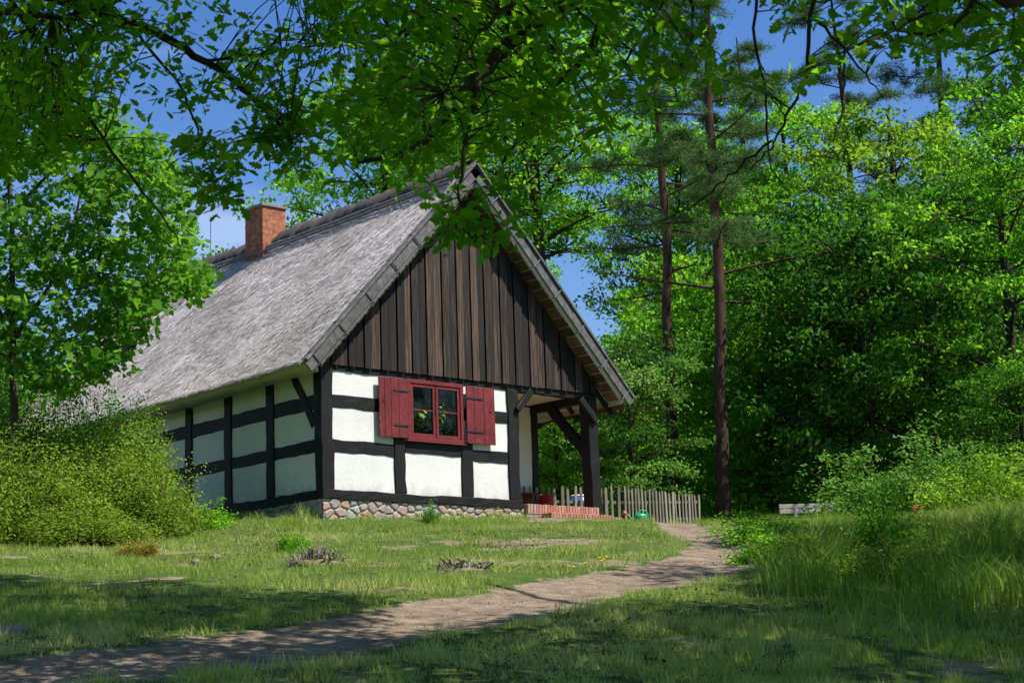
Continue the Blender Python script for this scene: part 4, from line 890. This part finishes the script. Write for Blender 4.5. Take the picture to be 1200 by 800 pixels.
shrub('small', 165, 23.6, 2, (.8, .8, .5), 'leaf_rust', 'small yellow-orange bush alone on the left lawn', name='small_bush', cat_='bush')
g = 'wild bushes on the right bank'
for i, (px, d, rz, s, mt, lab) in enumerate((
  (900, 22.5, 0, (.8, .9, .5), 'leaf_mid', 'leafy bush on the right bank closest to the path'),
  (962, 20.5, 1, (.8, .8, .45), 'leaf_shrub', 'yellowish bush in front of the bench'),
  (1035, 23.5, 2, (.8, .9, .85), 'leaf_mid', 'bush covering the right end of the bench'),
  (1020, 19.5, 3, (.8, .8, .5), 'leaf_shrub', 'low yellowish bush nearest the camera on the right bank'),
  (893, 26, 6, (.9, .9, .5), 'leaf_mid', 'small bush beside the last bend of the path'),)):
    shrub('weedy', px, d, rz, s, mt, lab, name='bush', cat_='bush', group=g)
shrub('feather', 1070, 36.5, 2.2, (1.15, 1, .95), 'leaf_lime', 'pale feathery shrub above the orange wooden post')
shrub('feather', 1155, 35, 4.2, (1, 1, .75), 'leaf_warm', 'loose shrub in front of the dark wood near the right edge')

# ------------------------------------------------------------------ grass (nobody could count it)
def grass_mesh(n, s0, s1, d0, d1, hfun, keep, seed, wd=.0035, seg=1, tb=.45):
    rg = np.random.default_rng(seed); dd_ = d0+(d1-d0)*rg.random(n)**1.15
    ss_ = (s0+(s1-s0)*rg.random(n)); ss_ = ss_*dd_/d1 if seg == 1 else ss_
    x, y = xy_of(ss_, dd_); k = keep(x, y, ss_, dd_, rg); x, y, ss_, dd_ = x[k], y[k], ss_[k], dd_[k]; n = len(x)
    z = G(x, y)-.02; P = np.c_[x, y, z]; h = hfun(x, y, ss_, dd_)*rg.uniform(.5, 1.35, n); az = rg.uniform(0, 2*np.pi, n); s = np.c_[np.cos(az), np.sin(az), 0*az]*(wd*(1+h*3))[:, None]
    ln = np.c_[rg.normal(0, .35, n), rg.normal(0, .35, n), np.zeros(n)]; d = ln*h[:, None]; u = np.array([0, 0, 1.0])
    tint = np.clip(tb+.9*(vnoise(x, y, .55, 21)-.5)+rg.normal(0, .17, n)+(rg.random(n) < .05)*.4, 0, 1)
    if seg == 1: V = np.stack([P-s, P+s, P+d+u*h[:, None]], 1).reshape(-1, 3); return V, [np.arange(3*n).reshape(n, 3)], tint
    m1 = P+d*.3+u*h[:, None]*.6; V = np.stack([P-s, P+s, m1+s*.7, m1-s*.7, P+d*1.3+u*h[:, None]], 1).reshape(-1, 3); b = np.arange(n)*5
    return V, [np.c_[b, b+1, b+2, b+3], np.c_[b+3, b+2, b+4]], np.r_[tint, tint]
def in_house(x, y): return (x > -.02) & (x < W+.1) & (y > -.02) & (y < Ln)
def steps(x, y): return (x > XD+.4) & (x < 7.2) & (y > -.45) & (y < .1)
def keep_lawn(x, y, s, d, rg):
    pm_ = path_mask(x, y)+.45*(vnoise(x, y, 1.3, 3)-.5); br = np.clip((vnoise(x, y, .8, 11, 4)-.60)*6, 0, 1)
    tuft = vnoise(x, y, 4.5, 31, 2); prob = np.clip((pm_-.85)*2.5, .0, 1)*(1-.8*br)*np.clip(.25+(tuft-.3)*2.2, .1, 1)
    bank = np.clip(s-(d*.135+1.8), 0, 1); prob *= 1-.55*bank
    return (rg.random(len(x)) < prob) & ~in_house(x, y) & ~steps(x, y)
def h_lawn(x, y, s, d):
    near_wall = np.clip(1-np.abs(y+.2)/.8, 0, 1)*(x > -1)*(x < 5)+np.clip(1-np.abs(x+.2)/.9, 0, 1)*(y > 0)
    return .82*(.035+.07*vnoise(x, y, 1.2, 41)**1.5+.10*np.clip(vnoise(x, y, 4.5, 31, 2)-.5, 0, 1)*3)*(1+.8*near_wall)
V1, F1, t1 = grass_mesh(620000, -13.5, 13.5, 11, 41, h_lawn, keep_lawn, 51, .0042, tb=.55)
gl = link('grass', np_mesh('grass', V1, F1, t1), M['grass']); tag(gl, 'short mown and tufted grass covering the slope below the cottage', 'grass', kind='stuff')
def keep_tall(x, y, s, d, rg):
    e = s-(d*.12+.15); tf = vnoise(x, y, 1.6, 61, 3); prob = np.clip(e*1.2, 0, 1)*np.clip((tf-.36)*5, .05, 1)*np.clip((d-15)/3, .05, 1)
    return rg.random(len(x)) < prob
def h_tall(x, y, s, d): return (.22+.75*np.clip(vnoise(x, y, .9, 71)-.25, 0, 1))*(.75+.5*np.clip((s-4)/4, 0, 1))*(1-.55*np.clip((d-24)/6, 0, 1)*np.clip((9.5-s)/2, .3, 1))
V2, F2, t2 = grass_mesh(190000, 2, 14, 13, 40, h_tall, keep_tall, 52, .003, 2, .26)
tag(link('tall_grass', np_mesh('tall_grass', V2, F2, t2), M['grass']), 'tall uncut grass on the shaded right bank', 'grass', kind='stuff')
# leaf litter on the shaded bank and debris on the path
def litter(n, seed, s0, s1, d0, d1, size, keepf):
    rg = np.random.default_rng(seed); s_ = rg.uniform(s0, s1, n); d_ = rg.uniform(d0, d1, n); x, y = xy_of(s_, d_); k = keepf(x, y, s_, d_, rg); x, y = x[k], y[k]; P = np.c_[x, y, G(x, y)+.012+.02*rg.random(len(x))]
    return leaves(P, size, rg.random(len(P)), T_oval(), rg, 1.2)
V, F, t = litter(30000, 91, 0, 13, 12.5, 30, .065, lambda x, y, s, d, r: r.random(len(x)) < np.clip(s-(d*.135+.6), 0, 1)*np.clip(vnoise(x, y, 1, 5)*2-.5, .1, 1))
V, F, t = litter(60000, 93, -8, 9, 11, 30, .032, lambda x, y, s, d, r: (r.random(len(x)) < np.clip(vnoise(x, y, .9, 16)*3-1.3, .02, 1)) & (path_mask(x, y) > 1.15) & ~in_house(x, y))
tag(link('clover', np_mesh('clover', V, F, t), M['leaf_mid']), 'patches of low clover and small weeds between the lawn grass', 'clover', kind='stuff')
mlit, N_, L_, b_ = mat('dry_leaf', .8, .2); a_ = attr(N_); r_ = ramp(N_, [(0, (.06, .035, .02)), (.5, (.17, .10, .06)), (1, (.36, .27, .2))]); L_.new(a_.outputs['Fac'], r_.inputs[0]); L_.new(r_.outputs[0], b_.inputs['Base Color'])
tag(link('leaf_litter', np_mesh('leaf_litter', V, F, t), mlit), 'dry brown leaf litter under the bushes of the right bank', 'leaf litter', kind='stuff')
V, F, t = litter(22000, 92, -8, 9, 11, 27, .018, lambda x, y, s, d, r: r.random(len(x)) < np.clip(1.3-path_mask(x, y), 0, .6)*np.clip(vnoise(x, y, 2, 6)*2.5-.8, .03, 1))
tag(link('path_debris', np_mesh('path_debris', V, F, t), mlit), 'dark twigs and leaf crumbs scattered on the dirt path', 'debris', kind='stuff')

# ------------------------------------------------------------------ objects
# picket fences
def fence(A, B, n, top, label, wv=.062):
    A = np.array(A); B = np.array(B); L_ = np.linalg.norm(B-A); ang = math.atan2(B[1]-A[1], B[0]-A[0]); z0 = g1(*A)-.05; e = empty('picket_fence', (A[0], A[1], z0), label, 'fence', 'weathered picket fences behind the cottage'); e.rotation_euler = (0, 0, ang)
    rr = random.Random(n)
    for i in range(n):
        x = L_*(i+.5)/n; zg = g1(*(A+(B-A)*(i+.5)/n))-.1-z0; zt = top-z0+rr.uniform(-.04, .03); ww = wv*rr.uniform(.8, 1.15)/2; tilt = rr.gauss(0, .014); m = MB(); h = zt-zg
        prof = [(-ww, zg), (ww, zg), (ww*.92+tilt, zt-.05), (ww*.35+tilt, zt), (-ww*.35+tilt, zt), (-ww*.92+tilt, zt-.05)]
        y0, y1 = -.012+rr.uniform(-.006, .006), .012
        vs = [(x+a, y0, b_) for a, b_ in prof]+[(x+a, y1, b_) for a, b_ in prof]; k = 6
        m.add(vs, [tuple(range(k)), tuple(range(2*k-1, k-1, -1))]+[(j, k+j, k+(j+1) % k, (j+1) % k) for j in range(k)], rr.random()); m.build('picket', M['picket'], e)
    for zr_ in (.18, .55): m = MB(); m.beam((0, .035, zr_), (L_, .035, zr_+g1(*B)-g1(*A)), .06, .035, .3); m.build('rail', M['picket'], e)
a = at(731, 600, 38); b = at(821, 600, 40.2); fence(a[:2], b[:2], 23, .70, 'grey picket fence with close pickets right of the porch post')
a2 = at(604, 600, 37.2); b2 = at(729, 600, 37.9); fence(a2[:2], b2[:2], 17, .70, 'grey picket fence with wide gaps seen through the open porch', .06)
# watering can
p = at(751, 608, 37.0); zc = g1(p[0], p[1])+.0
can = empty('watering_can', (p[0], p[1], zc), 'green watering can with orange rose standing before the picket fence', 'watering can'); can.rotation_euler = (0, 0, -YAW+.25)
m = MB(); m.lathe([(.0, 0), (.105, 0), (.115, .02), (.118, .16), (.108, .2), (.07, .225), (.068, .215)], 24); m.v = [(x*1.15, y*.8, z) for x, y, z in m.v]; m.build('body', M['green_plastic'], can, smooth=True)
m = MB(); m.tube([(-.10, 0, .06), (-.19, 0, .10), (-.26, 0, .17), (-.30, 0, .215)], [.032, .024, .018, .016], 10); m.build('spout', M['green_plastic'], can, smooth=True)
m = MB(); m.tube([(-.295, 0, .21), (-.335, 0, .235), (-.375, 0, .245)], [.018, .036, .048], 12); m.build('rose', M['orange_plastic'], can, smooth=True)
m = MB(); m.tube(smooth_poly([(-.07, 0, .21), (-.02, 0, .275), (.08, 0, .285), (.155, 0, .22), (.165, 0, .12), (.13, 0, .05)]), .014, 8); m.build('handle', M['green_plastic'], can, smooth=True)
# blue barrel behind the fence
p = at(680, 600, 39.0); z0 = g1(p[0], p[1])
br = empty('water_barrel', (p[0], p[1], z0), 'blue plastic barrel partly hidden behind the pickets seen through the porch', 'barrel')
m = MB(); m.lathe([(.0, 0), (.20, 0), (.235, .04), (.245, .22), (.255, .24), (.255, .27), (.245, .29), (.245, .5), (.255, .52), (.255, .55), (.24, .57), (.22, .66), (.19, .68)], 28); m.build('body', M['blue_plastic'], br, smooth=True)
m = MB(); m.lathe([(.0, .68), (.2, .68), (.205, .70), (.19, .72), (.0, .72)], 24); m.build('lid', M['white_petal'], br, smooth=True)
# bench in the porch and the red bucket
bn = empty('porch_bench', (5.75, 1.55, .08), 'dark wooden bench against the white back wall of the porch', 'bench')
m = MB(); m.box((-.85, -.19, .40), (.72, .19, .44), .3); m.build('seat', M['porchwood'], bn, bevel=.006)
for x in (-.7, .60): m = MB(); m.box((x-.03, -.15, 0), (x+.03, .15, .40), .8); m.build('leg', M['porchwood'], bn, bevel=.005)
rb = empty('red_bucket', (6.72, 1.42, .08), 'red plastic bin standing beside the porch bench', 'bin')
m = MB(); m.lathe([(.0, 0), (.115, 0), (.12, .01), (.15, .38), (.158, .385), (.158, .40), (.143, .40), (.112, .03), (0, .03)], 24); m.build('body', M['red_plastic'], rb, smooth=True)
m = MB(); m.tube(smooth_poly([(-.155, 0, .38), (-.11, -.05, .29), (0, -.165, .25), (.11, -.05, .29), (.155, 0, .38)]), .005, 5); m.build('handle', M['steel'], rb)
# park bench on the right
pc = at(967, 600, 38.5); z0 = at(961, 613, 38.5)[2]
bench = empty('park_bench', (pc[0], pc[1], z0-.36), 'pale plank bench half hidden behind the bushes on the right', 'bench'); bench.rotation_euler = (0, 0, -YAW+.03)
L2 = .95
for zz_, yv in ((.66, .20), (.77, .215)): m = MB(); m.box((-L2, yv, zz_-.045), (L2, yv+.03, zz_+.045), random.random()); m.build('back_plank', M['benchwood'], bench, bevel=.006)
for yv in (-.22, -.1, .02): m = MB(); m.box((-L2, yv, .42), (L2, yv+.1, .455), random.random()); m.build('seat_plank', M['benchwood'], bench, bevel=.006)
for x in (-.6, .6):
    m = MB(); m.box((x-.035, -.18, 0), (x+.035, -.10, .415)); m.build('leg', M['benchwood'], bench, bevel=.004)
    m = MB(); m.box((x-.035, .10, 0), (x+.035, .17, .415)); m.beam((x, .13, .415), (x, .25, .80), .07, .05, .5, (0, 1, 0)); m.build('back_leg', M['benchwood'], bench, bevel=.004)
# orange wooden post
p = at(1076, 612, 34); z0 = g1(p[0], p[1])
m = MB(); Mx = Matrix.Rotation(.06, 4, 'Y'); zt = at(1076, 592, 34)[2]-z0
m.box((-.09, -.09, -.1), (.09, .09, zt-.03), .5, Mx); m.box((-.075, -.075, zt-.03), (.075, .075, zt), .5, Mx)
tag(m.build('wooden_post', M['post_orange'], bevel=.012, loc=(p[0], p[1], z0)), 'short orange-brown wooden post among the bushes right of the bench', 'post').rotation_euler = (0, 0, .6)
# tree stumps
def stump(px, py, rad, h, label, seed, t=.6):
    p = hit(px, py); rr = np.random.default_rng(seed); e = empty('tree_stump', p, label, 'stump', 'rotting stumps on the lawn'); m = MB()
    for i in range(150):
        az = rr.uniform(0, 6.28); q = rad*math.sqrt(rr.random()); x, y = q*math.cos(az), q*math.sin(az)*.7; hh = h*(1-.7*(q/rad)**2)*rr.uniform(.25, 1.2); dv = np.array([rr.normal(0, .09), rr.normal(0, .09), hh]); w_ = rr.uniform(.012, .035)
        m.beam((x, y, -.05), (x+dv[0], y+dv[1], hh), w_, w_*.6, rr.random(), (math.cos(az), math.sin(az), .01))
    m.build('splintered_wood', M['picket'] if t > .5 else M['boards'], e); m = MB(); rock_mb(m, (0, 0, -.03), (rad*1.15, rad*.85, h*.45), .5, seed); m.build('root_mound', M['soil'], e, smooth=True)
stump(372, 663, .34, .24, 'splintered grey tree stump beside the small sapling', 3)
stump(540, 668, .33, .13, 'low dark rotted stump right of the grey stump', 4)
# rock at the left edge
p = hit(6, 742); m = MB(); rock_mb(m, (0, 0, .0), (.18, .14, .07), .5, 8); tag(m.build('rock', M['rock_grey'], smooth=True, loc=p), 'grey flat rock at the left edge beside the path', 'rock')
for i, (px, py, lab) in enumerate(((452-223, 661, 'small pale stone left of the grey stump'), (253, 655, 'small stone nearest the left of the grey stump'))):
    p = hit(px, py); m = MB(); rock_mb(m, (0, 0, .02), (.06, .05, .04), .5, 18+i); tag(m.build('stone', M['rock_grey'], smooth=True, loc=p), lab, 'stone')
# dandelions
for i, (px, py) in enumerate(((703, 661), (708, 663), (711, 660), (686, 668), (672, 672), (705, 665))):
    p = hit(px, py); e = empty('dandelion', p, ['leftmost yellow dandelion of the right cluster', 'middle yellow dandelion of the right cluster', 'rightmost yellow dandelion of the cluster by the path', 'lone yellow dandelion left of the cluster', 'farthest left yellow dandelion by the path', 'lowest yellow dandelion of the right cluster'][i], 'flower', 'yellow dandelions beside the path'); m = MB(); m.tube([(0, 0, 0), (.01, 0, .1)], .004, 5); m.build('stem', M['leaf_mid'], e); m = MB(); m.lathe([(0, .07), (.012, .072), (.02, .08), (.012, .086), (0, .088)], 12); m.build('flower_head', M['dandelion'], e)
for i, (px, py) in enumerate(((367, 615), (540, 638), (545, 637), (551, 639), (192, 638), (226, 655))):
    p = hit(px, py); e = empty('daisy', p, ['tiny white flower under the cottage corner', 'left one of three tiny white flowers near the foundation', 'middle one of three tiny white flowers near the foundation', 'right one of three tiny white flowers near the foundation', 'tiny white flower in front of the yellow-green shrubs', 'tiny white flower beside the small pale stone'][i], 'flower', 'tiny white flowers in the lawn'); m = MB(); m.tube([(0, 0, 0), (.01, 0, .1)], .003, 5); m.build('stem', M['leaf_mid'], e); m = MB(); m.lathe([(0, .10), (.02, .102), (.028, .108), (0, .112)], 10); m.build('flower_head', M['white_petal'], e)
# potted plants on the inner window sill
def pot(x, y, h, r, sc_, label, seed, big=False):
    e = empty('potted_plant', (x, y, 1.237), label, 'plant', 'potted plants behind the window'); m = MB(); m.lathe([(0, 0), (r*.7, 0), (r*.95, r*1.5), (r*1.08, r*1.5), (r*1.08, r*1.9), (r*.95, r*1.9), (r*.9, r*1.7), (0, r*1.7)], 18); m.build('pot', M['terracotta'], e, smooth=False)
    rg_ = np.random.default_rng(seed); tubes = []; C = []
    for i in range(11):
        a = rg_.uniform(0, 6.28); e2 = np.array([math.cos(a)*h*.35, math.sin(a)*h*.16, r*1.7+h*rg_.uniform(.5, 1)]); Q = bez(np.array([0, 0, r*1.6]), np.array([e2[0]*.3, e2[1]*.3, e2[2]*.8]), e2, 5); tubes.append((Q, np.linspace(.006, .002, 5), 4)); C += [Q[3], Q[4]]
    V, F = merge_tubes(tubes); link('stems', np_mesh('stems', V, F), M['leaf_mid'], e); V, F, t = clump_leaves(np.array(C), np.full(len(C), .06), 9, sc_*1.25, T_oval(), rg_, np.full(len(C), .7)); link('foliage', np_mesh('foliage', V, F, t), M['leaf_lime'], e)
pot(2.25, .13, .55, .055, .09, 'potted plant behind the left side of the window', 1); pot(2.42, .28, .35, .05, .06, 'low potted plant beside the middle of the window', 2); pot(2.80, .13, .5, .07, .08, 'potted plant in orange clay pot behind the right pane', 3); pot(3.08, .25, .3, .05, .07, 'small potted plant at the right end of the window', 4)
print('objects', len(bpy.data.objects), 'polys', sum(len(o.data.polygons) for o in bpy.data.objects if o.type == 'MESH'))
